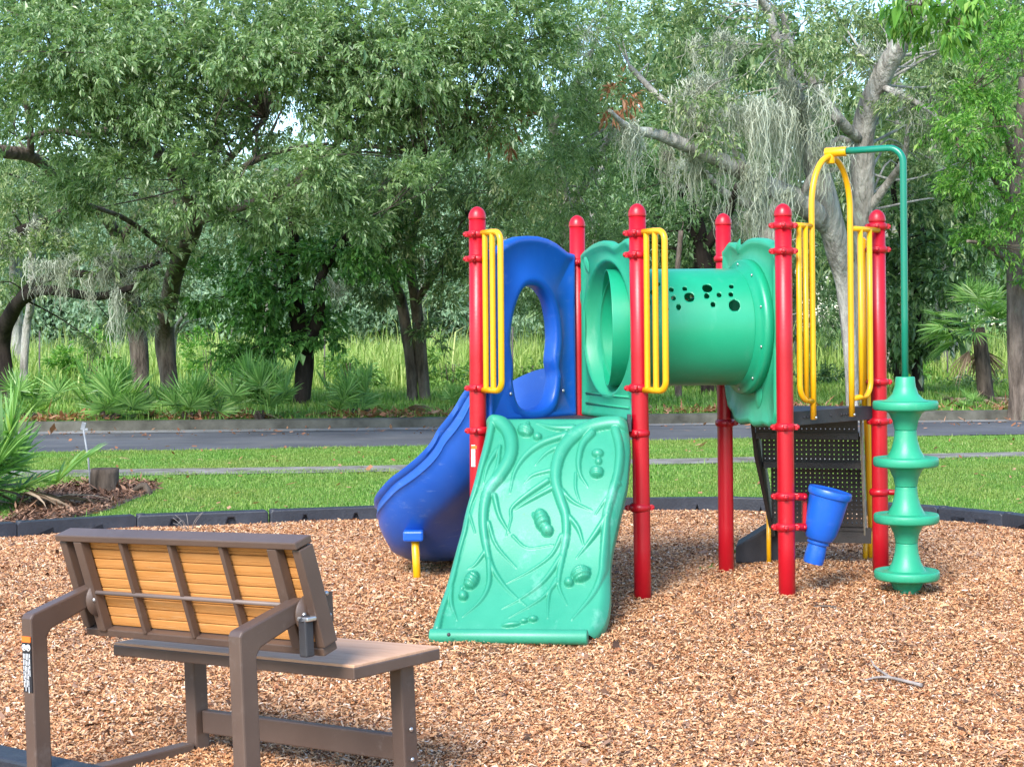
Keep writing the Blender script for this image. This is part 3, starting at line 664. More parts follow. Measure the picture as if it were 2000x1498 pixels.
    b = MB(); b.grid(P, flip=True)
    cw = b.build('climbing_wall', M['green_climb'], play)
    cw['label'] = 'pale green climbing wall with moulded vines and beetles'
    # bottom lip
    b = MB(); l0, l1 = W(840, 1241, 8.03), W(1148, 1243, 7.90)
    b.tube([l0, l1], .036, 20); b.build('bottom_lip', M['green_climb'], cw, bevel=.006)
    for x in (877, 1100):
        p = W(x, 1237, 7.96); q = MB(); q.lathe(p+[0, -.034, .004], [(.009, -.004), (.009, .004), (.005, .007)], 10, (0, -1, .1)); q.build('bolt', M['black'], cw)
    # bracket at the upper right
    b = MB(); b.box(W(1229, 825, 8.80), (.02, .05, .09)); b.build('bracket', M['black'], cw, bevel=.003)
    return cw
climber()

# moulded panels ---------------------------------------------------------
def ray_poly(poly, c, a):
    d = np.array([math.cos(a), math.sin(a)]); best = 0
    for i in range(len(poly)):
        p, q = np.asarray(poly[i])-c, np.asarray(poly[(i+1) % len(poly)])-c; e = q-p
        den = d[0]*e[1]-d[1]*e[0]
        if abs(den) < 1e-12: continue
        t = (p[0]*e[1]-p[1]*e[0])/den; s = (p[0]*d[1]-p[1]*d[0])/den
        if t > 0 and -1e-9 <= s <= 1+1e-9: best = max(best, t)
    return best
def panel(name, mat, p0, p1, outer, inner, cen, layers, nsign=1, K=160):
    """ring of moulded plastic between an inner opening and an outer outline; outlines are (m along, z)"""
    S = np.linalg.norm(p1-p0); d = (p1-p0)/S; nn = np.array([d[1], -d[0], 0])*nsign; d3 = np.array([d[0], d[1], 0])
    ang = set(np.linspace(-np.pi, np.pi, K, endpoint=False).tolist())
    for q in outer: ang.add(math.atan2(q[1]-cen[1], q[0]-cen[0]))
    ang = sorted(ang); cen = np.asarray(cen, float)
    ri = np.array([ray_poly(inner, cen, a) for a in ang]); ro = np.array([ray_poly(outer, cen, a) for a in ang])
    cs = np.stack([np.cos(ang), np.sin(ang)], 1); rows = []
    for fr, add, off in layers:
        r = ri+(ro-ri)*fr+add; q = cen+cs*r[:, None]
        rows.append(np.array([p0[0], p0[1], 0])+q[:, :1]*d3+np.array([0, 0, 1.])*q[:, 1:]+nn*off)
    m, n = len(rows), len(ang); V = np.concatenate(rows)
    f = [(i*n+k, i*n+(k+1) % n, ((i+1) % m)*n+(k+1) % n, ((i+1) % m)*n+k) for i in range(m) for k in range(n)]
    b = MB(); b.add(V, f, True); o = b.build(name, mat, play, angle=55)
    return o, d3, nn
S1 = np.linalg.norm(PC-PA)
zz = lambda y, Y=9.3, x=1030: W(x, y, Y)[2]
sp_out = [(.07, DZ-.01), (.07, zz(492)), (.15, zz(489)), (.20, zz(482)), (.27, zz(471)), (.36, zz(463)), (.46, zz(460)), (.56, zz(460)), (.66, zz(464)), (.75, zz(472)), (.82, zz(482)), (.87, zz(489)), (.94, zz(492)), (.94, DZ-.01)]
sp_in = [(.295, zz(740)), (.33, zz(778)), (.42, zz(799)), (.60, zz(799)), (.70, zz(780)), (.735, zz(735)), (.715, zz(705)), (.735, zz(665)), (.725, zz(625)), (.68, zz(588)), (.60, zz(564)), (.51, zz(557)), (.42, zz(562)), (.35, zz(588)), (.30, zz(625)), (.28, zz(665)), (.30, zz(705))]
to_m = lambda L, S: [(a*S, z) for a, z in L]
sp, dAC, nAC = panel('slide_panel', M['blue'], PA, PC, to_m(sp_out, S1), spline(to_m(sp_in+[sp_in[0]], S1), 70)[:-1].tolist(), (.5*S1, 1.42),
      [(0, 0, -.02), (0, .0, .012), (.0, .012, .026), (.0, .045, .030), (.0, .06, .020), (1, -.045, .020), (1, -.035, .028), (1, -.01, .028), (1, 0, .02), (1, 0, -.02), (1, -.02, -.03), (.3, 0, -.03), (.15, .0, -.06), (.05, 0, -.065), (0, 0, -.05)])
for s_ in (.27, .80):
    b = MB(); b.lathe(p3(PA, zz(766))+dAC*S1*s_+nAC*.024, [(.010, 0), (.010, .004), (.004, .008)], 10, nAC); b.build('bolt', M['bolt'], sp)

# slide ------------------------------------------------------------------
def slide():
    m0 = (PA+PC)/2; no = np.array([-(PC-PA)[1], (PC-PA)[0]])/S1
    base = [(*(m0+no*-.02), .965), (*(m0+no*.15), .955), (-.21, 8.52+.02+.0, .80), (-.40, 8.95, .53), (-.49, 9.38, .29), (-.47, 9.80, .15), (-.36, 10.2, .11)]
    base[1] = (*(m0+no*.14), .93); base[2] = (*(m0+no*.34+np.array([0, -.05])), .70); base[3] = (*(m0+no*.58+np.array([-.02, -.08])), .435); base[4] = (*(m0+no*.76+np.array([.02, .02])), .215)
    base[5] = (*(m0+no*.84+np.array([.12, .36])), .14); base[6] = (*(m0+no*.84+np.array([.24, .70])), .115)
    C = spline(base, 60); T = np.gradient(C, axis=0); T /= np.linalg.norm(T, axis=1)[:, None]
    prof = np.array([(-.250, .29), (-.265, .345), (-.300, .35), (-.332, .33), (-.332, .28), (-.316, .262), (-.318, .20), (-.322, .19), (-.322, .175), (-.312, .165), (-.308, .10), (-.285, .0), (-.235, -.085), (-.15, -.125), (0, -.135),
                     (.15, -.125), (.235, -.085), (.285, .0), (.30, .12), (.305, .20), (.29, .225), (.265, .22), (.25, .12), (.22, .03), (.15, -.03), (0, -.045), (-.15, -.03), (-.22, .04), (-.25, .15)])
    rows = []
    for i in range(len(C)):
        t = T[i]; lat = np.array([t[1], -t[0], 0]); lat /= np.linalg.norm(lat); up = np.cross(lat, t)
        if up[2] < 0: up = -up
        q = i/(len(C)-1); up = unit(up*.6+np.array([0, 0, .4]))
        hs = np.interp(q, [0, .15, .3, .5, .7, .9, 1], [.55, .50, .55, .52, .60, .55, .4])
        ws = np.interp(q, [0, .15, 1], [.82, 1, 1])
        pr = prof.copy(); hi = np.interp(q, [0, .2, .5, 1], [1.0, 1.0, .9, .6]); pr[:, 1] = np.where(pr[:, 1] > 0, pr[:, 1]*np.where(pr[:, 0] < 0, hs, hi), pr[:, 1])
        rows.append(C[i]+lat*pr[:, :1]*ws+up*(pr[:, 1:]+.045))
    P = np.array(rows); m, n = P.shape[:2]
    b = MB(); V = P.reshape(-1, 3)
    f = [(i*n+k, (i+1)*n+k, (i+1)*n+(k+1) % n, i*n+(k+1) % n) for i in range(m-1) for k in range(n)]
    f += [tuple(range(n)), tuple((m-1)*n+k for k in range(n))[::-1]]
    b.add(V, f, True); s = b.build('slide', M['blue_slide'], play, angle=60)
    s['label'] = 'blue slide curving down and away behind the posts'
    # support leg and its blue bracket
    b = MB(); b.tube([W(817, 1142, 9.52)-[0, 0, .08], W(810, 1045, 9.50)], .022, 16); lg = b.build('support_leg', M['yellow'], s)
    b = MB(); b.box(W(809, 1042, 9.56), (.115, .22, .06)); b.build('bracket', M['blue'], s, bevel=.012)
slide()

# tunnel and its two panels -------------------------------------------------
tc0, tc1 = (PB+PC)/2, (PD+PE)/2
TZ, TR = 1.452, .312
S2, S3 = np.linalg.norm(PB-PC), np.linalg.norm(PE-PD)
circ = lambda cx, cz, r, n=72, ex=1.0: [(cx+r*math.cos(a), cz+r*ex*math.sin(a)) for a in np.linspace(0, 2*np.pi, n, endpoint=False)]
wave = [(.04, 482), (.06, 481), (.10, 474), (.15, 467), (.20, 468), (.26, 473), (.32, 476), (.37, 475), (.42, 470), (.47, 467), (.55, 465), (.63, 466), (.72, 469), (.79, 473), (.87, 479), (.93, 486)]
zD = lambda y, x=1470, Y=9.3: W(x, y, Y)[2]
deo = [(s*S3, zD(y)) for s, y in wave]+[(s*S3, zD(y)) for s, y in [(.93, 700), (.915, 805), (.885, 822), (.82, 829), (.72, 826), (.66, 829), (.56, 832), (.48, 826), (.40, 828), (.32, 831), (.24, 826), (.20, 812), (.12, 800), (.09, 780), (.05, 745), (.04, 640)]]
lay_in = [(0, -.004, -.03), (0, -.004, .0), (0, .012, .03), (0, .03, .034), (0, .05, .026), (0, .07, .018), (1, -.05, .018), (1, -.035, .026), (1, -.012, .026), (1, 0, .014), (1, 0, -.02), (1, -.02, -.026), (.3, 0, -.026)]
dep, dDE, nDE = panel('tunnel_panel', M['green'], PD, PE, deo, circ(.5*S3, TZ, .318), (.5*S3, TZ), lay_in, 1)
dep['label'] = 'green tunnel panel with a scalloped lower edge'
bco = [(s*S2, zD(y+4, 1190)) for s, y in wave]+[(.93*S2, DZ-.005), (.04*S2, DZ-.005)]
lay_bc = [(0, 0, -.09), (0, .0, -.075), (0, .012, -.07), (0, .03, -.055), (0, .055, -.012), (0, .065, .002), (0, .078, .004), (0, .088, -.004), (1, -.05, -.004), (1, -.035, .008), (1, -.012, .008), (1, 0, -.004), (1, 0, -.03), (1, -.02, -.036), (.5, 0, -.036), (.2, 0, -.095)]
bcp, dBC, nBC = panel('tunnel_panel', M['green'], PB, PC, bco, circ(.5*S2, TZ, .30), (.5*S2, TZ), lay_bc, -1)
bcp['label'] = 'green tunnel entrance panel beside the blue slide panel'
def leaf_relief(o, d3, base, s, z, L, wd, ang, nn, mat):
    """raised moulded leaf on a panel"""
    b = MB(); a = rad(ang); e = d3*math.cos(a)+np.array([0, 0, 1.])*math.sin(a); t = np.cross(nn, e); rows = []
    for i, q in enumerate(np.linspace(0, 1, 16)):
        ww = wd*math.sin(math.pi*q**.8)**.8*.5+.0008; r = []
        for k in np.linspace(-1, 1, 9): r.append(base+d3*s+np.array([0, 0, z])+e*L*q+t*ww*k+nn*(.002+.014*(1-abs(k))**.7*math.sin(math.pi*q)))
        rows.append(r)
    b.grid(np.array(rows)); b.build('leaf_relief', mat, o)
lp = lambda p, n, o: p3(p, 0)+n*o
leaf_relief(dep, dDE, lp(PD, nDE, .018), .58*S3, zD(521, 1478), .15, .10, -42, nDE, M['green'])
leaf_relief(dep, dDE, lp(PD, nDE, .018), .30*S3, zD(494, 1440), .10, .06, 60, nDE, M['green'])
leaf_relief(dep, dDE, lp(PD, nDE, .018), .62*S3, zD(795, 1478), .20, .10, 75, nDE, M['green'])
leaf_relief(bcp, dBC, lp(PB, nBC, -.004), .80*S2, zD(530, 1190), .13, .06, 55, nBC, M['green'])
leaf_relief(bcp, dBC, lp(PB, nBC, -.004), .93*S2, zD(600, 1160), .14, .05, 95, nBC, M['green'])
for zr in (770, 790):       # two low ribs under the opening
    b = MB(); q0 = lp(PB, nBC, -.002)+dBC*.15*S2+np.array([0, 0, zD(zr, 1190)]); b.tube([q0, q0+dBC*.72*S2], .006, 8); b.build('rib', M['green'], bcp)
b = MB(); b.lathe(lp(PE, nDE, .018)-dDE*.08+np.array([0, 0, zD(497, 1492)]), [(.016, 0), (.016, .006), (.006, .008)], 12, nDE); b.build('bolt', M['green'], dep)
def tunnel():
    ax = unit(p3(tc1-tc0, 0)); Lt = np.linalg.norm(tc1-tc0); e1 = np.array([ax[1], -ax[0], 0]); e2 = np.array([0, 0, 1.])   # e1 faces the camera
    NL, NA = 300, 240
    holes = [(1311, 567, 5), (1337, 565, 5), (1346, 581, 10), (1315, 583, 5), (1325, 600, 5), (1299, 604, 7), (1381, 564, 10), (1380, 579, 5.5), (1404, 577, 5), (1392, 595, 5), (1428, 561, 5), (1427, 576, 5), (1434, 597, 11), (1275, 572, 6), (1262, 590, 9), (1285, 556, 5)]
    hs = []
    for x, y, r in holes:
        z = W(x, y, 9.0)[2]; 
        for _ in range(3):
            sn = np.clip((z-TZ)/TR, -.98, .98); a = math.asin(sn)
            # point on near side of the tube
            def pt(s): return p3(tc0, TZ)+ax*s+TR*(math.cos(a)*e1+math.sin(a)*e2)
            lo, hi = -.2, Lt+.2
            for _k in range(40):
                mid = (lo+hi)/2
                if PX(pt(mid))[0] < x: lo = mid
                else: hi = mid
            q = pt(lo); z = W(x, y, q[1])[2]
        hs.append((lo, a*TR, r/355))
    back = [(.12+.62*R0.random(), (math.pi-R0.uniform(.35, .75))*TR, R0.choice((.014, .014, .026))) for _ in range(12)]
    hs = hs+back
    s = np.linspace(.0, Lt+.05, NL); a = np.linspace(-np.pi/2, 1.5*np.pi, NA, endpoint=False)
    Sg, Ag = np.meshgrid(s, a*TR, indexing='ij'); keep = np.ones(Sg.shape, bool)
    for hx, ha, hr in hs:
        dx, da = Sg-hx, Ag-ha; d = np.hypot(dx, da); keep &= ~(d < hr-.0045)
        near = (d < hr+.003) & (d >= hr-.0045); k = np.where(near, hr/np.maximum(d, 1e-6), 1)
        Sg = np.where(near, hx+dx*k, Sg); Ag = np.where(near, ha+da*k, Ag)
    an = Ag/TR; P = p3(tc0, TZ)+Sg[..., None]*ax+TR*(np.cos(an)[..., None]*e1+np.sin(an)[..., None]*e2)
    V = P.reshape(-1, 3); idx = np.arange(NL*NA).reshape(NL, NA); nx = np.roll(idx, -1, 1)
    q = np.stack([idx[:-1], nx[:-1], nx[1:], idx[1:]], -1).reshape(-1, 4); ok = keep.ravel()[q].all(1)
    o = mesh_np('tunnel', V, q[ok], M['green_tube'], play, True)
    m = o.modifiers.new('shell', 'SOLIDIFY'); m.thickness = .008; m.offset = -1
    o['label'] = 'green crawl tunnel with round peep holes'
    # flange ring on the far panel, with bolts
    axf = -nDE; c = p3(tc1, TZ)-axf*.075
    b = MB(); b.lathe(c, [(TR-.004, -.035), (TR+.004, -.035), (TR+.010, -.012), (TR+.045, -.004), (TR+.056, .004), (TR+.060, .02), (TR+.056, .055), (TR-.004, .055)], 72, axf, capb=False, capt=False)
    fl = b.build('flange', M['green_tube'], o)
    for k in range(10):
        an = (k+.5)*2*np.pi/10; p = c+(TR+.030)*(math.cos(an)*np.array([axf[1], -axf[0], 0])+math.sin(an)*e2)-axf*.008
        b = MB(); b.lathe(p, [(.008, 0), (.008, .004), (.003, .007)], 8, -axf); b.build('bolt', M['bolt'], fl)
tunnel()

# handholds on the climber's two posts ----------------------------------------
def handhold(p, yt, yb, x0, xs, lab):
    zt, zb = zat(x0, yt, p[1]), zat(x0, yb, p[1])
    d = np.array([.103, -.17, 0]); o0 = p3(p, 0)+unit(d)*PR*.9
    e = o0+d; r = .0165; b = MB()
    path = [o0+[0, 0, zt], o0+(e-o0)*.55+[0, 0, zt+.002]]
    for t in np.linspace(0, 1, 7): path.append(e-unit(d)*.05*(1-math.sin(t*math.pi/2))+np.array([0, 0, zt-.05*(1-math.cos(t*math.pi/2))]))
    for t in np.linspace(0, 1, 7): path.append(e-unit(d)*.05*(1-math.cos(t*math.pi/2))+np.array([0, 0, zb+.05*(1-math.sin(t*math.pi/2))]))
    path += [o0+(e-o0)*.55+[0, 0, zb], o0+[0, 0, zb]]
    b.tube(path, r, 14)
    for t in (.20, .58):
        q = o0+(e-o0)*t; b.tube([q+[0, 0, zb], q+[0, 0, (zb+zt)/2], q+[0, 0, zt]], r*.95, 12, cap=False)
    h = b.build('handhold', M['yellow'], play); h['label'] = lab
handhold(PA, 456, 760, 933, 0, 'yellow handhold beside the blue slide panel')
handhold(PB, 454, 760, 1247, 0, 'yellow handhold in front of the green tunnel')

# arch and climbing pole --------------------------------------------------------
def arch():
    d = unit(p3(PF-PE, 0)); nn = np.array([d[1], -d[0], 0]); Sx = np.linalg.norm(PF-PE)
    at = lambda s, z, o=.03: p3(PE, z)+d*s+nn*o
    def s_of(x, z):
        lo, hi = -.2, Sx+.2
        for _ in range(40):
            m = (lo+hi)/2
            if PX(at(m, z))[0] < x: lo = m
            else: hi = m
        return lo
    zm = 1.5; sl, sr = s_of(1587, zm), s_of(1662, zm); cx = (sl+sr)/2; rr = (sr-sl)/2
    yt = 308; z_top = W(1622, yt, 9.2)[2]; zc = z_top-rr*1.55
    r = .0165; b = MB()
    path = [at(sl, .955), at(sl, 1.2), at(sl, 1.7)]
    path += [at(cx-rr*math.cos(t), zc+rr*1.55*math.sin(t)) for t in np.linspace(0, math.pi, 26)]
    path += [at(sr, 1.7), at(sr, 1.2), at(sr, .955)]
    b.tube(path, r, 16)
    zh, zl = W(1560, 441, 9.0)[2], W(1560, 783, 9.0)[2]
    for s0, s1, sg in ((PR, sl, 1), (Sx-PR, sr, -1)):
        b.tube([at(s0-sg*.01, zh), at(s1, zh)], r*.9, 12)
        gap = (s1-s0)
        q = [at(s0+gap*.30, zh), at(s0+gap*.30, 1.5), at(s0+gap*.30, zl+.09)]
        q += [at(s0+gap*.30+sg*.05*(1-math.cos(t)), zl+.09-.05*math.sin(t)-.02*t) for t in np.linspace(.2, math.pi/2, 6)]+[at(s1, zl)]
        b.tube(q, r*.95, 12)
        for fr in (.64,): b.tube([at(s0+gap*fr, zh), at(s0+gap*fr, 1.4), at(s0+gap*fr, zl)], r*.95, 12)
    o = b.build('arch', M['yellow'], play); o['label'] = 'tall yellow arch with vertical bars at the platform entry'
    for s in (sl, sr):
        c = MB(); c.lathe(at(s, .965)+nn*r, [(.008, 0), (.008, .004), (.003, .006)], 10, nn); c.build('bolt', M['bolt'], o)
    c = MB(); top = at(cx, z_top+.012); pole_xy = np.array([2.075, 8.93]); dirp = unit(np.array([pole_xy[0]-top[0], pole_xy[1]-top[1], 0]))
    c.tube([top-dirp*.03+[0, 0, .012], top+dirp*.09+[0, 0, .012]], .026, 18); c.tube([top-[0, 0, .05], top+[0, 0, .02]], .024, 14); c.build('coupling', M['yellow'], o, bevel=.004)
    return top+dirp*.06+np.array([0, 0, .014]), dirp
atop, adir = arch()
def climbing_pole():
    px_, py_ = 2.075, 8.93; z0 = atop[2]; e = np.array([px_, py_, z0]); r = .0185; R = .08
    path = [atop, atop+(e-atop)*.5]+[e-adir*R*(1-math.sin(t))+np.array([0, 0, -R*(1-math.cos(t))]) for t in np.linspace(0, math.pi/2, 9)]
    path += [np.array([px_, py_, z]) for z in (1.9, 1.5, 1.15)]
    b = MB(); b.tube(path, r, 18); o = b.build('climbing_pole', M['green_pole'], play); o['label'] = 'dark green bent pole carrying stacked green discs'
    zp = lambda y: W(1768, y, py_)[2]
    step = (zp(790)-zp(1120))/3
    c = MB(); c.lathe((px_, py_, zp(735)), [(.048, -.0), (.05, -.004), (.055, -.05), (.068, -.09), (.095, -.117), (.125, -.128)][::-1], 40, capb=False); c.build('top_cone', M['green'], o)
    for k in range(4):
        zd = zp(790)-k*step; w_ = .168
        prof = [(.05, .035), (.10, .022), (w_-.03, .010), (w_-.012, .020), (w_-.003, .022), (w_+.002, .012), (w_+.002, -.016), (w_-.006, -.026), (w_-.03, -.028), (.105, -.030), (.085, -.045), (.066, -.085), (.058, -.13)]
        c = MB(); c.lathe((px_, py_, zd), prof[::-1], 44, capb=False, capt=False)
        dk = c.build('disc', M['green'], o)
        c = MB()
        if k < 3:
            zn = zd-step
            zm_ = zd-.13
            c.lathe((px_, py_, zm_-.003), [(.0565, 0.0), (.0575, -.006), (.062, -.05), (.075, -.10), (.10, (zn-zm_)+.022), (.11, (zn-zm_)+.012)][::-1], 40, capb=False)
        else:
            c.lathe((px_, py_, zd-.12), [(.03, 0.0), (.062, .0), (.056, -.06), (.05, -.14)][::-1], 36)
        c.build('spacer', M['green'], o)
climbing_pole()

# steps on the far side ---------------------------------------------------------
def steps():
    S = np.linalg.norm(PF-PD); d = unit(p3(PF-PD, 0)); no = np.array([-d[1], d[0], 0]); no = no if no[1] > 0 else -no
    at = lambda s, z, o: p3(PD, z)+d*s*S+no*o
    s0, s1 = .20, .865; wd = (s1-s0)*S
    b = MB(); root = None
    def riser(b, s0, s1, zb, zt, o, slope=.0, pitch=.0265):
        nx = int((s1-s0)*S/pitch); nz = max(1, int((zt-zb-.02)/pitch)); m = .5*((s1-s0)*S-nx*pitch); mz = .5*((zt-zb)-nz*pitch)
        P = lambda x, z: at(s0, 0, 0)+d*x+np.array([0, 0, z])+no*(o+slope*(zt-z))
        def quad(x0, x1, z0, z1): b.add([P(x0, z0), P(x1, z0), P(x1, z1), P(x0, z1)], [(0, 1, 2, 3)], False)
        W_ = (s1-s0)*S
        quad(0, m, zb, zt); quad(W_-m, W_, zb, zt); quad(m, W_-m, zb, zb+mz); quad(m, W_-m, zt-mz, zt)
        h = .0040
        for i in range(nx):
            for j in range(nz):
                cx, cz = m+(i+.5)*pitch, zb+mz+(j+.5)*pitch; q = pitch/2
                if abs(i-int(nx*.33)) < 1 and False: continue
                sq = [(cx-q, cz-q), (cx+q, cz-q), (cx+q, cz+q), (cx-q, cz+q)]; ot = []; inn = []
                for k in range(4):
                    a0, a1 = sq[k], sq[(k+1) % 4]; ot += [a0, ((a0[0]+a1[0])/2, (a0[1]+a1[1])/2)]
                for k in range(8):
                    an = math.atan2(ot[k][1]-cz, ot[k][0]-cx); inn.append((cx+h*math.cos(an), cz+h*math.sin(an)))
                v = [P(*t) for t in ot]+[P(*t) for t in inn]
                b.add(v, [(k, (k+1) % 8, 8+(k+1) % 8, 8+k) for k in range(8)], False)
    Yc = 9.8
    b.box(at((s0+s1)/2, .90, .02), (wd, .03, .05), np.array([d, no, [0, 0, 1]]).T)
    lv = [(.925, .835, .03, s0, s1), (.815, .655, .20, s0+.02, s1+.005), (.635, .27, .37, s0+.06, s1+.02)]
    for zt, zb, o, a0, a1 in lv:
        riser(b, a0, a1, zb, zt, o, .10)
    for zt, o, a0, a1 in ((.825, .12, s0, s1), (.645, .29, s0+.03, s1+.01), (.26, .52, s0+.07, s1+.02)):
        b.box(at((a0+a1)/2, zt, o), ((a1-a0)*S, .20, .035), np.array([d, no, [0, 0, 1]]).T)
    b.box(at(s0+.42, .215, .44), ((s1-s0-.05)*S, .02, .09), np.array([d, no, [0, 0, 1]]).T)
    st = b.build('steps', M['black_step'], play); st['label'] = 'black perforated steps at the back of the structure'
    # side boards
    def board(sv, pts, th, mat, name):
        b = MB(); n = len(pts); f = [tuple(range(n)), tuple(n+k for k in range(n))[::-1]]+[(k, n+k, n+(k+1) % n, (k+1) % n) for k in range(n)]
        b.add([at(sv+s_, z, o) for s_, z, o in pts]+[at(sv+s_, z, o)+d*th for s_, z, o in pts], f, False); return b.build(name, mat, st, bevel=.004)
    board(s0-.035, [(0, .93, 0), (0, .93, .10), (.02, .80, .24), (.04, .62, .40), (.08, .25, .62), (.085, .20, .62), (.085, .20, .42), (.05, .45, .26), (.015, .70, .08)], .022, M['black_step'], 'side_board')
    board(s1+.012, [(0, .93, .02), (0, .93, .10), (.0, .80, .26), (.0, .62, .42), (.0, .25, .64), (.0, .20, .64), (.0, .20, .44), (.0, .45, .28), (.0, .70, .10)], .012, M['step_edge'], 'side_board')
    # low transfer step on the ground, left
    P = lambda x, y, Y: W(x, y, Y)
    q = [P(1437, 1098, 10.02), P(1437, 1066, 10.02), P(1498, 1028, 10.12), P(1522, 1025, 10.15), P(1522, 1100, 10.15)]
    b = MB(); n = len(q); th = np.array([.05, .28, 0])
    b.add(q+[t+th for t in q], [tuple(range(n)), tuple(n+k for k in range(n))[::-1]]+[(k, n+k, n+(k+1) % n, (k+1) % n) for k in range(n)], False); b.build('transfer_step', M['black'], play, bevel=.006)
    for (x0, y0, y1, Y) in ((1502, 1000, 1103, 10.05), (1690, 1040, 1099, 10.2), (1697, 1030, 1098, 10.35)):
        b = MB(); b.tube([W(x0, y1, Y)-[0, 0, .04], W(x0-1, y0, Y)], .014, 12); b.build('support_leg', M['yellow'], st)
    # yellow stair rail with bars
    b = MB(); sR = s1+.045; top = [at(sR, 1.93, .0), at(sR, 1.93, .10), at(sR, 1.82, .30), at(sR, 1.55, .46), at(sR, .9, .62), at(sR, .30, .72)]
    T = spline(top, 30); b.tube(T, .016, 12); low = spline([at(sR, 1.06, .0), at(sR, 1.0, .10), at(sR, .72, .32), at(sR, .42, .52), at(sR, .22, .70)], 24); b.tube(low, .014, 12)
    for k in (1, 4, 7, 10, 13, 16): 
        q = T[k]; j = np.argmin(abs((low-q)@no)); b.tube([q, low[j]], .013, 10, cap=False)
    b.tube([at(sR, 1.93, 0), at(sR, .95, 0)], .016, 12); b.tube([T[-1], T[-1]-[0, 0, .3]], .016, 12)
    b.build('stair_rail', M['yellow'], play)
steps()

# drum -------------------------------------------------------------------------
def drum():
    Y = 8.95; top, bot = W(1621, 955, Y), W(1588, 1098, Y); ax = unit(top-bot+np.array([0, -.02, 0])); L = np.linalg.norm(top-bot)
    b = MB(); prof = [(.0515, 0), (.053, .01), (.054, .05), (.050, .10), (.057, .105), (.060, .112), (.057, .119), (.059, .125), (.069, .128), (.073, .136), (.085, .165), (.096, .24), (.102, .32), (.105, L-.035), (.106, L-.028)]
    b.lathe(bot, prof, 40, ax); o = b.build('drum', M['blue'], play, angle=50); o['label'] = 'small blue tapered drum held on red brackets'
    b = MB(); b.lathe(bot, [(.104, L-.036), (.113, L-.034), (.116, L-.024), (.116, L-.006), (.112, L+.002), (.10, L+.003), (.094, L-.002), (.04, L-.001), (.001, L)], 44, ax, capb=False, capt=False); b.build('drum_lid', M['blue'], o, angle=50)
    b = MB(); x_ = W(1574, 990, Y-.01)
    for y in (969, 1028):
        c = W(1540, y, PE[1]); e = W(1573, y, Y-.02); b.tube([c, e], .020, 12); b.lathe(e-[.006, .022, 0], [(.011, 0), (.011, .005), (.004, .009)], 10, (0, -1, 0))
    b.box((W(1571, 969, Y)+W(1571, 1030, Y))/2, (.022, .04, .20)); b.build('drum_bracket', M['red'], o, bevel=.004)
drum()
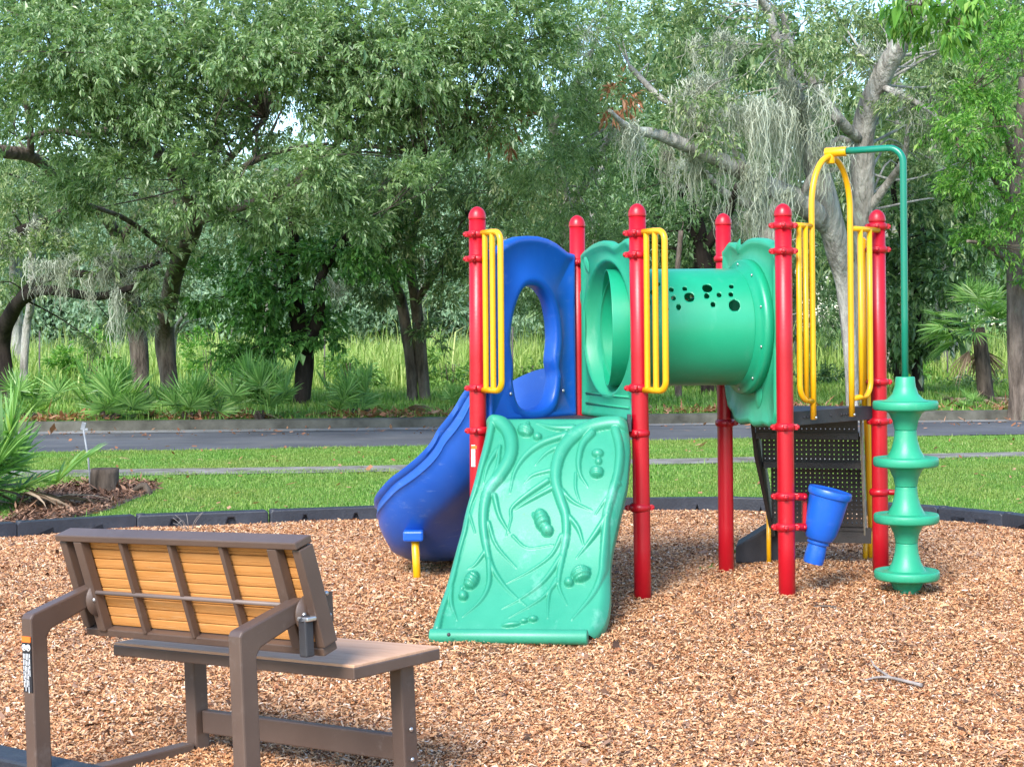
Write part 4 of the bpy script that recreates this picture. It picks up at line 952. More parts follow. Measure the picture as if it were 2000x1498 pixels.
#==BENCH==
def bench():
    yaw, pit, rol = -.6789, -.0023, -.0502
    c, s = math.cos, math.sin
    Rz = np.array([[c(yaw), -s(yaw), 0], [s(yaw), c(yaw), 0], [0, 0, 1]]); Rx = np.array([[1, 0, 0], [0, c(pit), -s(pit)], [0, s(pit), c(pit)]]); Ry = np.array([[c(rol), 0, s(rol)], [0, 1, 0], [-s(rol), 0, c(rol)]])
    R = Rz@Rx@Ry; O = np.array([-1.4426, 6.1212, -.1323])
    o = thing('park_bench', O, 'brown metal bench with tan slatted backrest and wooden seat, in front on the wood chips', 'bench')
    o.rotation_euler = Matrix(R.tolist()).to_euler()
    L, D, ws = 1.219, .414, .456; uL, uR, vF, vR, arm = .083, 1.136, .31, -.39, .62
    I = np.eye(3); kw = dict(local=True, parent=o)
    b = MB(); b.box((L/2, D/2, ws-.019), (L, D, .038)); seat = b.build('seat_frame', M['bench'], bevel=.004, **kw)
    b = MB(); b.box((L/2, D/2, ws+.003), (L-.006, D-.006, .012)); b.build('seat', M['seat'], bevel=.003, **kw)
    for u in (uL, uR):
        fl = MB(); fl.box((u, vF, (ws-.039)/2-.04), (.056, .066, ws-.039+.08)); lg = fl.build('front_leg', M['bench'], bevel=.006, **kw)
        for z in (.10, .20) if u == uR else ():
            q = MB(); q.lathe((u+.029, vF+.0, z), [(.008, 0), (.008, .004), (.003, .007)], 10, (1, 0, 0)); q.build('bolt', M['bolt'], lg, local=True)
        # rear post and the arm that carries the back, one bent tube of square section
        P = [(vR-.033, -.10), (vR-.033, arm-.008), (vR-.022, arm+.008), (-.16, .695), (-.12, .692), (-.12, .632), (-.16, .628), (vR+.05, arm-.052), (vR+.033, arm-.075), (vR+.033, -.10)]
        n = len(P); h = .028
        q = MB(); q.add([(u-h, v, w_) for v, w_ in P]+[(u+h, v, w_) for v, w_ in P], [tuple(range(n))[::-1], tuple(n+k for k in range(n))]+[(k, (k+1) % n, n+(k+1) % n, n+k) for k in range(n)], False)
        rp = q.build('rear_post', M['bench'], bevel=.006, **kw)
        q = MB(); sgn = 1
        q.lathe((u+.030, -.135, .645), [(.062, 0), (.062, .007)], 28, (1, 0, 0)); q.box((u+.0335, -.085, .655), (.007, .10, .095)); pl = q.build('pivot_plate', M['bench'], rp, local=True)
        for v, w_ in ((-.165, .645), (-.145, .62), (-.12, .638), (-.065, .70), (-.055, .63)):
            q = MB(); q.lathe((u+.037, v, w_), [(.008, 0), (.008, .005), (.003, .009)], 10, (1, 0, 0)); q.build('bolt', M['bolt'], pl, local=True)
        q = MB(); q.box((u, (vF+vR)/2, .03), (.066, vF-vR-.09, .062)); q.build('base_rail', M['bench'], bevel=.006, **kw)
        if u == uL:
            # sticker on the camera-facing side of the post
            vv = vR-.033-.0022; z1 = .535
            q = MB(); q.box((u+.003, vv, z1-.085), (.048, .003, .17)); stk = q.build('warning_sticker', M['sticker_black'], rp, local=True)
            q = MB(); q.box((u+.003, vv-.0012, z1+.008), (.048, .003, .020)); q.build('orange_band', M['sticker_orange'], stk, local=True)
            for k in (-1, 1):
                cc = (u+.003+k*.0120, vv-.0022, z1-.020); q = MB()
                q.lathe(cc, [(.0085, 0), (.0115, 0), (.0115, .0012), (.0085, .0012)], 24, (0, -1, 0), capb=False, capt=False)
                q.box(cc, (.003, .0012, .019), np.array([[.72, 0, .69], [0, 1, 0], [-.69, 0, .72]])); q.box((cc[0]-.001, cc[1], cc[2]+.001), (.004, .0012, .011), np.array([[.72, 0, -.69], [0, 1, 0], [.69, 0, .72]])); q.build('prohibition_icon', M['sticker_white'], stk, local=True)
            q = MB()
            for k, ln in enumerate((.9, .95, .8, .98, .6)):
                x = u+.003-.017+k*.0084; zc = z1-.040
                while zc > z1-.040-.115*ln: wl = R0.uniform(.012, .026); q.box((x, vv-.0022, zc-wl/2), (.0026, .0012, wl)); zc -= wl+.003
            q.build('text_lines', M['sticker_white'], stk, local=True)
    b = MB(); b.box(((uL+uR)/2, vF+.01, .133), (uR-uL-.07, .036, .085)); b.build('cross_rail', M['bench'], bevel=.005, **kw)
    # backrest: a leaning panel
    t0 = np.array([0, -.205, .885]); t1 = np.array([0, -.098, .515]); dn = unit(t1-t0); Hh = np.linalg.norm(t1-t0); nb = np.array([0, dn[2], -dn[1]]); nb = nb if nb[1] < 0 else -nb   # nb: towards the camera
    X = np.array([1., 0, 0]); Mx = np.array([X, nb, -dn]).T
    at = lambda u, h, q=0: t0+X*u+dn*h+nb*q
    b = MB(); dp = .062
    b.box(at(L/2, .012, -dp/2+.026), (L, dp+.012, .024), Mx)
    b.box(at(L/2, Hh-.014, -dp/2+.02), (L-.02, dp, .028), Mx)
    for u in (.018, L-.018): b.box(at(u, Hh/2, -dp/2+.02), (.036, dp, Hh-.058), Mx)
    back = b.build('backrest', M['bench'], bevel=.004, **kw)
    b = MB(); rows = []; ns = 9; hh = np.linspace(.03, Hh-.03, ns+1); prof = []
    for k in range(ns):
        a0, a1 = hh[k], hh[k+1]; g = a1-a0
        prof += [(a0+g*.02, -.020), (a0+g*.05, .000), (a0+g*.09, .002), (a0+g*.60, .002), (a0+g*.62, -.001), (a0+g*.66, .002), (a0+g*.92, .001), (a0+g*.97, -.002), (a0+g*.985, -.020)]
    P = np.array([[at(u, h_, q-.012) for h_, q in prof] for u in np.linspace(.05, L-.05, 3)])
    b.grid(P, smooth=False); b.grid(np.array([[at(u, h_, -.034-q*.3) for h_, q in prof] for u in np.linspace(.05, L-.05, 3)]), flip=True, smooth=False)
    e = MB(); b.build('slat_panel', M['slat'], back, local=True)
    for u, wd in ((.345, .018), (.60, .018), (.855, .018), (.115, .042), (L-.118, .042)):
        q = MB(); q.box(at(u, Hh/2, .012), (wd, .026 if wd < .03 else .036, Hh-.05), Mx); q.build('rib', M['bench'], back, local=True, bevel=.003)
    q = MB(); q.tube([(uL+.01, -.165, .672), (uR, -.165, .672)], .0075, 12); q.build('pivot_rod', M['bench_lt'], local=True, parent=o)
    # latch on the right
    q = MB(); q.box((uR+.055, -.175, .575), (.034, .036, .115)); q.lathe((uR+.055, -.175, .63), [(.021, -.006), (.023, .004), (.012, .016)], 16); q.build('latch', M['black'], local=True, parent=o, bevel=.008)
    q = MB(); q.box((uR+.052, -.172, .635), (.06, .042, .014)); q.build('latch_collar', M['bolt'], local=True, parent=o, bevel=.004)
bench()
#==PLANTS==
def base_fix(L, Y):
    """start a trunk path in the ground below its first photo point"""
    x, y, r = L[0][:3]; yy = L[0][3] if len(L[0]) > 3 else Y
    yg = HOR+F*(HC+.12)/yy+SR*(x-1000)
    return ([(x, yg, r*1.25, yy)] if yg > y+6 else [])+list(L)
# large oak overhanging the left half -----------------------------------------
tree('overhanging_oak', [base_fix([(330, 745, 19, 31), (322, 640, 18, 31), (345, 520, 17, 29.5), (382, 420, 16, 27.5), (312, 300, 15, 25.5), (228, 248, 12, 24.5), (205, 175, 10, 24), (160, 90, 9, 23.5), (95, 45, 9, 23)], 31),
    [(228, 250, 9, 24.5), (170, 262, 8, 24.3), (110, 255, 6, 24), (40, 270, 4, 23.6)], [(385, 420, 11, 27.5), (470, 330, 7, 25.5), (560, 292, 5, 24), (640, 280, 3, 23)],
    [(330, 320, 8, 25.5), (420, 290, 6, 24), (410, 350, 6, 23.4), (520, 230, 5, 22.6)], [(385, 430, 11, 27.5), (560, 370, 8, 25), (690, 290, 6, 23), (790, 298, 5, 22), (880, 330, 3, 21.5)], [(560, 370, 7, 25), (760, 200, 6, 23.5), (812, 290, 4, 22.4)],
    [(345, 500, 8, 29.5), (250, 430, 5, 28), (165, 395, 5, 26.6), (112, 350, 9, 25.8), (60, 305, 12, 25), (-40, 292, 14, 24)], [(60, 305, 8, 25), (58, 240, 6, 24.4), (40, 160, 4, 24)]], 31,
    [(-20, 60, 170, 110, 20.5, 1.0), (130, 90, 170, 120, 20, 1.0), (300, 60, 160, 110, 20.6, 1.0), (270, 200, 120, 80, 20.4, .8), (80, 210, 120, 60, 20.8, .8), (450, 100, 160, 110, 20.2, 1.0), (600, 60, 150, 110, 20.4, 1.0), (560, 190, 140, 80, 20.6, .8), (740, 110, 150, 110, 20.2, 1.0),
     (700, 230, 110, 60, 20.8, .8), (880, 90, 130, 110, 20.6, 1.0), (830, 200, 120, 70, 21.0, .8), (380, 250, 100, 60, 21, .8), (1010, 110, 130, 110, 21, 1.0), (980, 240, 110, 60, 21.3, .7),
     (190, 370, 80, 45, 22, .5), (130, 400, 60, 30, 22.4, .4), (200, 290, 70, 40, 21, .5), (440, 320, 110, 50, 20.2, .6), (610, 330, 120, 60, 20.3, .6), (770, 370, 110, 60, 20.4, .6), (250, 340, 80, 40, 20.6, .5), (360, 390, 70, 40, 20.6, .5), (520, 430, 100, 45, 20.8, .6), (680, 450, 90, 50, 20.8, .6), (120, 120, 150, 110, 25, .9), (330, 150, 150, 110, 25, .9), (560, 130, 150, 110, 25, .9), (780, 130, 150, 110, 25, .9), (100, -30, 300, 50, 21.6, .9), (500, -30, 300, 50, 21.6, .9), (900, -30, 260, 50, 21.6, .9)],
    'broad oak whose leafy limbs hang over the upper left of the photo', bark='bark_brown', per=310, leaf=.064, seed=3, k=9, sub=24, width=.38, droop=.28, sig=.24, moss=[((210, 30), (250, 10), 22, 90), ((1060, 80), (1120, 60), 23, 120)])
tree('dark_oak', [base_fix([(275, 760, 17, 34), (268, 650, 18, 34), (252, 560, 17, 33), (235, 470, 14, 32), (180, 390, 10, 31)], 34), [(255, 560, 10, 33), (330, 470, 8, 32), (420, 400, 5, 31)], [(235, 470, 8, 32), (300, 400, 6, 31), (500, 390, 4, 30)]], 34,
    [(120, 350, 170, 70, 29, 1.2), (280, 370, 170, 80, 29, 1.2), (440, 370, 180, 90, 29, 1.2), (600, 370, 160, 90, 29, 1.2), (230, 430, 110, 45, 30, .9), (400, 450, 120, 50, 30, .9), (560, 470, 120, 60, 30, .9), (60, 300, 110, 80, 29, 1.0), (330, 550, 60, 60, 31, .8)],
    'two-stemmed oak with dark shaded foliage under the overhanging limbs', group=None, bark='bark_brown', leafm='liveoak', per=66, leaf=.085, seed=13, sub=12, droop=.35, sig=.24, moss=[((270, 620), (300, 600), 31, 80), ((60, 430), (160, 420), 29, 80)])
tree('vine_covered_oak', [base_fix([(588, 800, 17, 29), (594, 690, 19, 29), (580, 610, 18, 29), (568, 520, 15, 28.5), (575, 420, 12, 28), (600, 330, 9, 28)], 29), [(594, 690, 15, 29), (622, 620, 13, 28.5), (628, 540, 10, 28), (680, 450, 7, 27.5)], [(570, 520, 9, 28.5), (500, 450, 7, 28), (450, 420, 5, 27.6)]], 29,
    [(480, 655, 55, 60, 28.6, .7), (535, 600, 60, 70, 28.3, .7), (640, 640, 34, 70, 28.6, .6), (560, 690, 22, 60, 28.5, .4), (455, 705, 40, 30, 28.5, .5), (500, 540, 90, 60, 28, .8), (610, 500, 90, 70, 27.8, .8), (400, 560, 60, 40, 28.2, .6), (700, 470, 80, 80, 27.6, .8)],
    'dark forked trunk smothered in green creeper above the palmettos', bark='bark_dark', leafm='vine', per=150, leaf=.08, seed=23, sub=18, width=.5, droop=.5, sig=.24, moss=[((640, 560), (700, 545), 27.5, 60)])
tree('twin_trunk_oak', [base_fix([(806, 780, 11, 30), (800, 690, 11, 30), (786, 600, 11, 30), (772, 555, 10, 29.6), (735, 470, 8, 29), (690, 390, 6, 28)], 30), base_fix([(830, 788, 12, 30), (822, 690, 12, 30), (812, 590, 11, 29.8), (800, 480, 10, 29.2), (830, 380, 8, 28.5)], 30), [(812, 590, 8, 29.8), (870, 500, 6, 29), (910, 420, 4, 28.5)]], 30,
    [(740, 440, 110, 80, 28.5, 1.0), (860, 430, 110, 90, 28.4, 1.0), (720, 560, 70, 50, 29, .6), (870, 560, 70, 60, 29, .6), (980, 440, 110, 100, 28, 1.0), (840, 650, 26, 34, 29.4, .4), (760, 330, 120, 70, 27, 1.0), (920, 330, 120, 80, 27, 1.0), (1040, 340, 110, 100, 26.5, 1.0)],
    'twin slender trunks standing left of the tall red post', bark='bark_brown', leafm='liveoak', per=100, leaf=.085, seed=33, sub=14, droop=.35, sig=.24)
tree('laurel_oak', [base_fix([(1125, 790, 14, 27.5), (1120, 600, 14, 27.5), (1105, 420, 13, 27), (1080, 250, 11, 26), (1020, 120, 8, 25)], 27.5), [(1105, 420, 9, 27), (1160, 330, 7, 26), (1200, 240, 4, 25)], [(1080, 250, 7, 26), (1140, 140, 5, 25), (1170, 60, 3, 24.5)]], 27.5,
    [(1090, 130, 110, 120, 23.5, 1.0), (1150, 70, 100, 100, 24, 1.0), (1080, 280, 90, 80, 24, .9), (1120, 400, 100, 90, 25, .9), (1040, 480, 100, 80, 25.6, .9), (1160, 480, 70, 60, 26, .8), (1160, 240, 60, 90, 25, .7), (1130, 560, 80, 60, 26.5, .7), (990, 560, 70, 50, 27, .6)],
    'laurel oak with narrow upright leaves above the blue slide panel', bark='bark_grey', leafm='oakleaf', per=230, leaf=.068, seed=43, sub=16, width=.24, droop=.15, sig=.23, moss=[((1170, 230), (1240, 260), 24, 90)],
    extra=lambda root: crown(root, [(W(960, 225, 22), (.34, .3, .42)), (W(985, 260, 22), (.22, .2, .3)), (W(930, 190, 22), (.18, .2, .18)), (W(1215, 190, 23), (.25, .2, .25)), (W(480, 95, 20.5), (.06, .1, .06))], 110, .10, M['deadleaf'], 44, 7, 30, .3, .8, .3, 'dead_branch'))
# left edge: leaning oak with moss
tree('leaning_oak', [base_fix([(12, 735, 14, 30), (4, 665, 16, 30), (22, 610, 15, 29.5), (55, 575, 12, 29), (100, 566, 10, 28.6), (190, 578, 9, 28), (260, 560, 5, 27.5)], 30), [(22, 612, 11, 29.5), (62, 558, 10, 29), (125, 534, 8, 28.5), (230, 537, 6, 28), (310, 512, 4, 27.6)], [(4, 665, 12, 30), (-40, 560, 14, 29.6), (10, 470, 11, 29), (90, 430, 8, 28.5), (140, 400, 5, 28)]], 30,
    [(90, 505, 90, 40, 28.4, .7), (210, 515, 110, 40, 28, .7), (320, 500, 80, 45, 27.8, .7), (30, 440, 90, 70, 28.4, .9), (250, 590, 60, 50, 28, .5), (0, 540, 50, 60, 28.8, .6), (200, 640, 40, 60, 29.5, .4)],
    'leaning oak at the left edge with a bent mossy limb reaching right', bark='bark_dark', leafm='liveoak', per=75, leaf=.085, seed=53, sub=14, width=.36, sig=.24, moss=[((60, 505), (330, 500), 27.9, 75), ((100, 540), (300, 540), 27.8, 80), ((210, 570), (270, 560), 27.6, 110), ((0, 470), (80, 440), 28.4, 80)], mossden=22)
tree('slim_tree', [base_fix([(46, 735, 8, 33), (52, 640, 8, 33), (60, 590, 8, 32.8), (64, 480, 7, 32.5), (75, 380, 5, 32)], 33)], 33, [(75, 350, 80, 60, 31.5, .8)], 'slim grey trunk beside the leaning oak at the left edge', leafm='liveoak', per=70, leaf=.09, seed=61)
tree('pale_pole_tree', [base_fix([(533, 740, 9, 30), (531, 640, 8.5, 30), (536, 540, 8, 30), (533, 430, 7, 29.6), (540, 330, 5, 29)], 30), [(534, 590, 3.5, 30), (570, 595, 2, 29.7), (592, 600, 1.4, 29.4)]], 30, [(540, 330, 70, 60, 28.6, .7)], 'straight pale thin trunk just left of the creeper-covered trunk', bark='bark_grey', leafm='oakleaf', per=70, leaf=.09, seed=63)
tree('sapling', [base_fix([(338, 740, 5, 33.5), (341, 660, 5, 33.5), (352, 625, 4, 33), (385, 598, 2.5, 32.6)], 33.5), [(345, 650, 3, 33.4), (365, 628, 2, 33), (392, 622, 1.4, 32.8)]], 33.5, [(345, 560, 40, 30, 33, .4)], 'thin bent sapling right of the two-stemmed oak', bark='bark_grey', leafm='liveoak', per=60, leaf=.08, seed=65)
# right: mossy live oak with grey limbs -------------------------------------------
tree('mossy_live_oak', [base_fix([(1664, 780, 13, 25), (1660, 680, 14, 25), (1650, 560, 17, 25), (1634, 480, 24, 24.8), (1614, 400, 27, 24.6), (1592, 320, 26, 24.6), (1566, 240, 22, 24.4), (1540, 160, 19, 24.2), (1520, 90, 11, 24), (1503, 20, 7, 23.8)], 25),
    [(1618, 440, 22, 24.7), (1560, 392, 22, 24.2), (1490, 358, 18, 23.8), (1420, 318, 16, 23.4), (1340, 284, 14, 23), (1285, 262, 11, 22.7), (1230, 250, 8, 22.4), (1190, 215, 4, 22)],
    [(1410, 315, 10, 23.4), (1350, 220, 9, 23.6), (1290, 190, 7, 23.8), (1230, 130, 5, 24)], [(1640, 240, 9, 25.4), (1590, 165, 10, 25.2), (1545, 95, 9, 25), (1530, 30, 6, 24.8)], [(1560, 400, 9, 24.2), (1590, 340, 7, 24), (1640, 330, 4, 24)], [(1503, 20, 8, 23.8), (1450, -40, 6, 23.4)]], 25,
    [(1300, 60, 110, 70, 25.6, .9), (1420, 40, 100, 60, 25.4, .9), (1560, 20, 100, 50, 25.4, .9), (1260, 170, 60, 50, 24.6, .6), (1420, 170, 90, 70, 26, .8), (1640, 110, 60, 70, 26, .7), (1500, 250, 60, 50, 25.8, .5), (1340, 330, 50, 40, 24.5, .4), (1560, 300, 40, 40, 26, .4), (1330, 210, 80, 60, 23, .6), (1480, 110, 90, 60, 23.2, .6), (1590, 60, 80, 60, 23.4, .6), (1400, 250, 60, 40, 22.6, .4), (1620, 190, 50, 40, 23.6, .4)],
    'large grey live oak draped with moss, seen through the yellow arch', leafm='liveoak', per=100, leaf=.07, seed=71, sub=22, k=8, width=.38, sig=.24,
    moss=[((1250, 215), (1560, 200), 23.4, 190), ((1270, 170), (1400, 150), 23.8, 150), ((1290, 272), (1560, 380), 23.4, 150), ((1400, 180), (1600, 230), 24, 190), ((1530, 150), (1640, 280), 24.2, 170), ((1510, 150), (1590, 200), 23.5, 150), ((1530, 230), (1640, 280), 23.7, 130), ((1500, 90), (1560, 110), 23.5, 90), ((1350, 90), (1480, 70), 24.4, 130), ((1225, 250), (1260, 255), 22.3, 150)], mossden=20)
tree('forked_oak', [base_fix([(1690, 790, 22, 27), (1688, 600, 21, 27), (1688, 420, 21, 26.8), (1682, 300, 24, 26.6), (1690, 230, 22, 26.4), (1722, 150, 21, 26), (1760, 80, 18, 25.6), (1800, 10, 14, 25.2), (1830, -50, 10, 25)], 27),
    [(1676, 270, 10, 26.4), (1640, 235, 11, 26), (1600, 170, 10, 25.6), (1560, 110, 8, 25.2)], [(1725, 170, 7, 26), (1770, 190, 6, 25.4), (1815, 215, 5, 25), (1860, 260, 3, 24.6)], [(1688, 420, 10, 26.8), (1740, 350, 8, 26.4), (1765, 310, 7, 26), (1775, 240, 4, 25.6)], [(1675, 290, 8, 26.6), (1640, 270, 6, 26.6), (1615, 295, 4, 26.6)]], 27,
    [(1700, 60, 90, 60, 27, .8), (1860, 120, 100, 90, 27.4, .9), (1790, 250, 80, 70, 28, .8), (1840, 330, 90, 80, 28, .8), (1760, 400, 60, 70, 28.4, .6), (1650, 30, 80, 50, 27, .7), (1880, 30, 90, 60, 27, .8), (1740, 140, 40, 40, 27.4, .4), (1800, 180, 70, 50, 25, .6), (1850, 240, 70, 50, 25.4, .6), (1700, 330, 50, 40, 28, .5), (1830, 90, 70, 50, 25, .5)],
    'pale forked oak trunk behind the right leg of the yellow arch', leafm='liveoak', per=100, leaf=.075, seed=81, sub=16, sig=.24, moss=[((1760, 190), (1830, 210), 25.4, 90), ((1640, 100), (1700, 90), 26.4, 130), ((1850, 330), (1930, 340), 26.5, 100)], mossden=18)
tree('grey_oak', [base_fix([(1502, 790, 20, 33), (1502, 600, 20, 33), (1500, 460, 19, 33), (1482, 400, 16, 32.6), (1450, 330, 12, 32), (1430, 260, 8, 31.4)], 33), [(1500, 460, 13, 33), (1520, 380, 10, 32.6), (1540, 300, 7, 32)], [(1484, 405, 10, 32.6), (1420, 380, 9, 32), (1370, 330, 7, 31.4)]], 33,
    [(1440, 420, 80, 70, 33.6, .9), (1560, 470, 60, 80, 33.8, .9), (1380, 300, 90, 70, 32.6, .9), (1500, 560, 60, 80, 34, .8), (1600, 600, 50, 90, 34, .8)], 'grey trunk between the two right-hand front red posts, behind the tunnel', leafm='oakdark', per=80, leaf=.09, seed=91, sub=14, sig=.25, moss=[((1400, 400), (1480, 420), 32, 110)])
tree('shaded_oak', [base_fix([(1388, 790, 20, 32), (1384, 640, 19, 32), (1370, 480, 17, 32), (1340, 380, 13, 31.6), (1300, 300, 9, 31)], 32), [(1372, 490, 11, 32), (1420, 420, 9, 31.6), (1440, 360, 6, 31)]], 32,
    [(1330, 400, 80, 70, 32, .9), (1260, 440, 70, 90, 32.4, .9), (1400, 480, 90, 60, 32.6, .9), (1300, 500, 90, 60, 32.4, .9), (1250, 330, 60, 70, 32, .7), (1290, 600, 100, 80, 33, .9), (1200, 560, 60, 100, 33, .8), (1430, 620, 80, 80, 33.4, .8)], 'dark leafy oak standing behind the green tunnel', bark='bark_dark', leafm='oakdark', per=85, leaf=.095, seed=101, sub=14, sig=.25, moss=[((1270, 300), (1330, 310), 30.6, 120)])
tree('thin_trunk_tree', [base_fix([(1326, 795, 7, 30), (1322, 700, 7, 30), (1318, 600, 6, 30), (1330, 450, 5, 30)], 30)], 30, [(1330, 450, 50, 40, 30.2, .5)], 'thin trunk showing under the green tunnel', bark='bark_brown', leafm='oakdark', per=70, leaf=.09, seed=105)
tree('magnolia', [base_fix([(1792, 760, 12, 31), (1790, 640, 12, 31), (1800, 500, 10, 31), (1820, 360, 7, 31)], 31), [(1790, 795, 11, 31), (1752, 720, 9, 31), (1742, 600, 9, 31), (1750, 480, 7, 31)], [(1790, 620, 8, 31), (1772, 500, 7, 30), (1752, 420, 6, 29.2), (1745, 350, 5, 28.8), (1760, 300, 3, 28.5)]], 31,
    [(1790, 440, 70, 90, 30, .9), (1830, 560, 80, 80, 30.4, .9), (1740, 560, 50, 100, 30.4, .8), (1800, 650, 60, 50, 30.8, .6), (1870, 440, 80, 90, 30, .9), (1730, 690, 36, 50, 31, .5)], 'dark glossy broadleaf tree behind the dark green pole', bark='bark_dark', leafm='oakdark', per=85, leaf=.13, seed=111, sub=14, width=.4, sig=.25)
tree('bright_elm', [base_fix([(1990, 770, 20, 25), (1986, 640, 19, 25), (1984, 500, 17, 25), (1990, 340, 15, 24.8), (2000, 150, 11, 24.5)], 25), [(1986, 420, 8, 25), (1930, 330, 6, 24), (1870, 280, 4, 23)], [(1990, 330, 8, 24.8), (1950, 230, 6, 24), (1900, 170, 4, 23)], [(1984, 520, 7, 25), (1930, 480, 5, 24), (1890, 470, 3, 23.4)]], 25,
    [(1960, 120, 80, 80, 23, .8), (1930, 230, 80, 60, 23, .8), (1870, 270, 60, 34, 22.6, .6), (1960, 330, 80, 60, 23.2, .8), (1900, 370, 60, 44, 23.4, .6), (1940, 470, 70, 50, 24, .7), (1990, 430, 70, 80, 23.6, .8), (1880, 190, 50, 30, 22.8, .5), (1985, 20, 70, 60, 23, .8), (2010, 560, 40, 50, 25, .6)],
    'bright green tree along the right edge of the photo', bark='bark_brown', leafm='brightleaf', per=150, leaf=.062, seed=121, sub=26, width=.36, droop=.5, sig=.22)
tree('near_elm', [[(2330, 1140, 40, 10.5), (2320, 700, 36, 10.5), (2260, 200, 30, 10.8), (2120, -60, 18, 11.4), (1960, -90, 10, 11.8), (1840, -40, 5, 12), (1800, 10, 2.5, 12)], [(1960, -90, 7, 11.8), (1890, 0, 4, 12), (1870, 60, 2, 12)]], 11,
    [(1800, 10, 50, 34, 12, .25), (1850, 30, 50, 50, 12, .25), (1880, -20, 70, 50, 12, .3), (1830, 70, 26, 22, 12, .15), (1770, -10, 40, 26, 12, .2)], 'leafy sprig hanging into the top right corner, nearer than the other trees', bark='bark_brown', leafm='brightleaf', per=240, leaf=.075, seed=131, sub=60, width=.34, droop=.9, sig=.22)
# trees farther back -----------------------------------------------------------------
BGL = 'soft green tree in the row behind the oaks across the road'
protos = []
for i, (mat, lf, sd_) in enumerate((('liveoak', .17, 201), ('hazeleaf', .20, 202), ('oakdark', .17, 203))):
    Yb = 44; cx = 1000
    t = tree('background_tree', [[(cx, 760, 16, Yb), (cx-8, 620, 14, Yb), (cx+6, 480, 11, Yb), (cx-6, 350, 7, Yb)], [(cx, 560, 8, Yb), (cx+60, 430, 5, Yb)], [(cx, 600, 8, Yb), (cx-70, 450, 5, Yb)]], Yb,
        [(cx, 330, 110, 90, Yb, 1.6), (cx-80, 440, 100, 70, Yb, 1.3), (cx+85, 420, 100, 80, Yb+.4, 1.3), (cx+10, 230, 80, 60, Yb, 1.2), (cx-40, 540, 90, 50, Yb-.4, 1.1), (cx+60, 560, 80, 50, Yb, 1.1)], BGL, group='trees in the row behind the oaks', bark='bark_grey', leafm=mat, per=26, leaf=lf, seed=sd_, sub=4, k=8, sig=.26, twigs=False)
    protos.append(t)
spots = [(-13.5, 46, 0, .95), (-9.0, 62, 1, 1.0), (-3.5, 66, 1, .95), (-.2, 52, 1, .8), (2.2, 41, 2, 1.0), (3.4, 47, 0, 1.4), (5.4, 40, 2, 1.25), (7.2, 45, 2, 1.4), (9.2, 40, 0, 1.35), (11.4, 44, 2, 1.4), (13.2, 41, 0, 1.3), (4.4, 39, 2, .9), (8.2, 50, 1, 1.3)]
used = set()
for (x, y, k, s_) in spots:
    o = protos[k] if k not in used else copy_tree(protos[k]); used.add(k)
    o.location = (x, y, 0); o.scale = (s_, s_, s_); o.rotation_euler.z = R0.uniform(0, 6.28)
# far wood: one mass, its haze put into the leaf colour
def far_wood():
    r = np.random.default_rng(301); Vs = []
    bl = []
    for i in range(95):
        x = r.uniform(-34, 34); y = r.uniform(72, 100); h = r.uniform(5, 11.0) if x < 6 else r.uniform(8, 16); w_ = r.uniform(1.8, 3.6)
        for _ in range(4): bl.append(((x+r.normal()*1.5, y+r.normal()*1.5, h*r.uniform(.25, .95)), (w_, w_, w_*.8)))
    C, O, S = crown_points(bl, 17, r, 2.0, .28); n = len(C)
    for j in range(6):
        D = rnd_dir(n, r); D[:, 2] -= .3; D /= np.linalg.norm(D, axis=1)[:, None]; N = rnd_dir(n, r)+[0, -.3, .8]; N -= D*(N*D).sum(1)[:, None]; N /= np.linalg.norm(N, axis=1)[:, None]
        L = .22*np.exp(r.normal(0, .3, n)); V, _ = leaf_mesh(C+rnd_dir(n, r)*.4, D, N, L, L*.45); Vs.append(V)
    V = np.concatenate(Vs); Q = np.arange(len(V)//4)[:, None]*4+np.array([0, 1, 2, 3])
    o = mesh_np('far_wood', V, Q, M['hazeleaf']); tag(o, 'haze-tinted wood far across the field', 'wood', kind='stuff')
far_wood()
# shrubs --------------------------------------------------------------------------------
def shrub(x, y, rx, ry, Y, label, mat='shrub', leaf=.09, seed=1, per=95):
    p = W(x, y, Y); root = thing('shrub', (p[0], p[1], 0), label, 'shrub', 'shrubs beyond the road')
    b = MB(); r = random.Random(seed)
    for k in range(5):
        e = p+np.array([r.uniform(-.5, .5)*rx*Y/F, r.uniform(-.3, .3), ry*.5*Y/F]); b.tube(spline([(p[0]+r.uniform(-.1, .1), p[1], -.05), (p[0]*.5+e[0]*.5, p[1], p[2]*.5), e], 6), np.linspace(.022, .008, 6), 6)
    b.build('stem', M['bark_brown'], root)
    crown(root, [(p, (rx*Y/F, .5, ry*Y/F)), (p+[-rx*.5*Y/F, .1, -ry*.3*Y/F], (rx*.6*Y/F, .4, ry*.6*Y/F)), (p+[rx*.5*Y/F, .1, -ry*.3*Y/F], (rx*.6*Y/F, .4, ry*.6*Y/F))], per, leaf, M[mat], seed, 8, 14, .42, .2, .26, 'foliage')
shrub(1925, 752, 60, 22, 34, 'low dark shrub right of the cabbage palm trunk', 'oakdark', seed=401)
shrub(1835, 762, 50, 14, 35, 'low shrub between the green discs and the cabbage palm', 'shrub', seed=402)
shrub(1290, 745, 50, 24, 36, 'shrub seen under the left end of the tunnel', 'shrub', seed=403)
shrub(1590, 740, 60, 26, 37, 'shrub seen between the legs of the yellow arch', 'oakdark', seed=404)
shrub(880, 730, 50, 40, 35, 'rounded shrub between the twin trunks and the tall red post', 'shrub', seed=405)
shrub(690, 725, 60, 34, 37, 'pale shrub right of the creeper-covered trunk', 'shrub', seed=406)
shrub(170, 700, 70, 40, 38, 'yellowish shrub behind the left palmettos', 'brightleaf', seed=407)
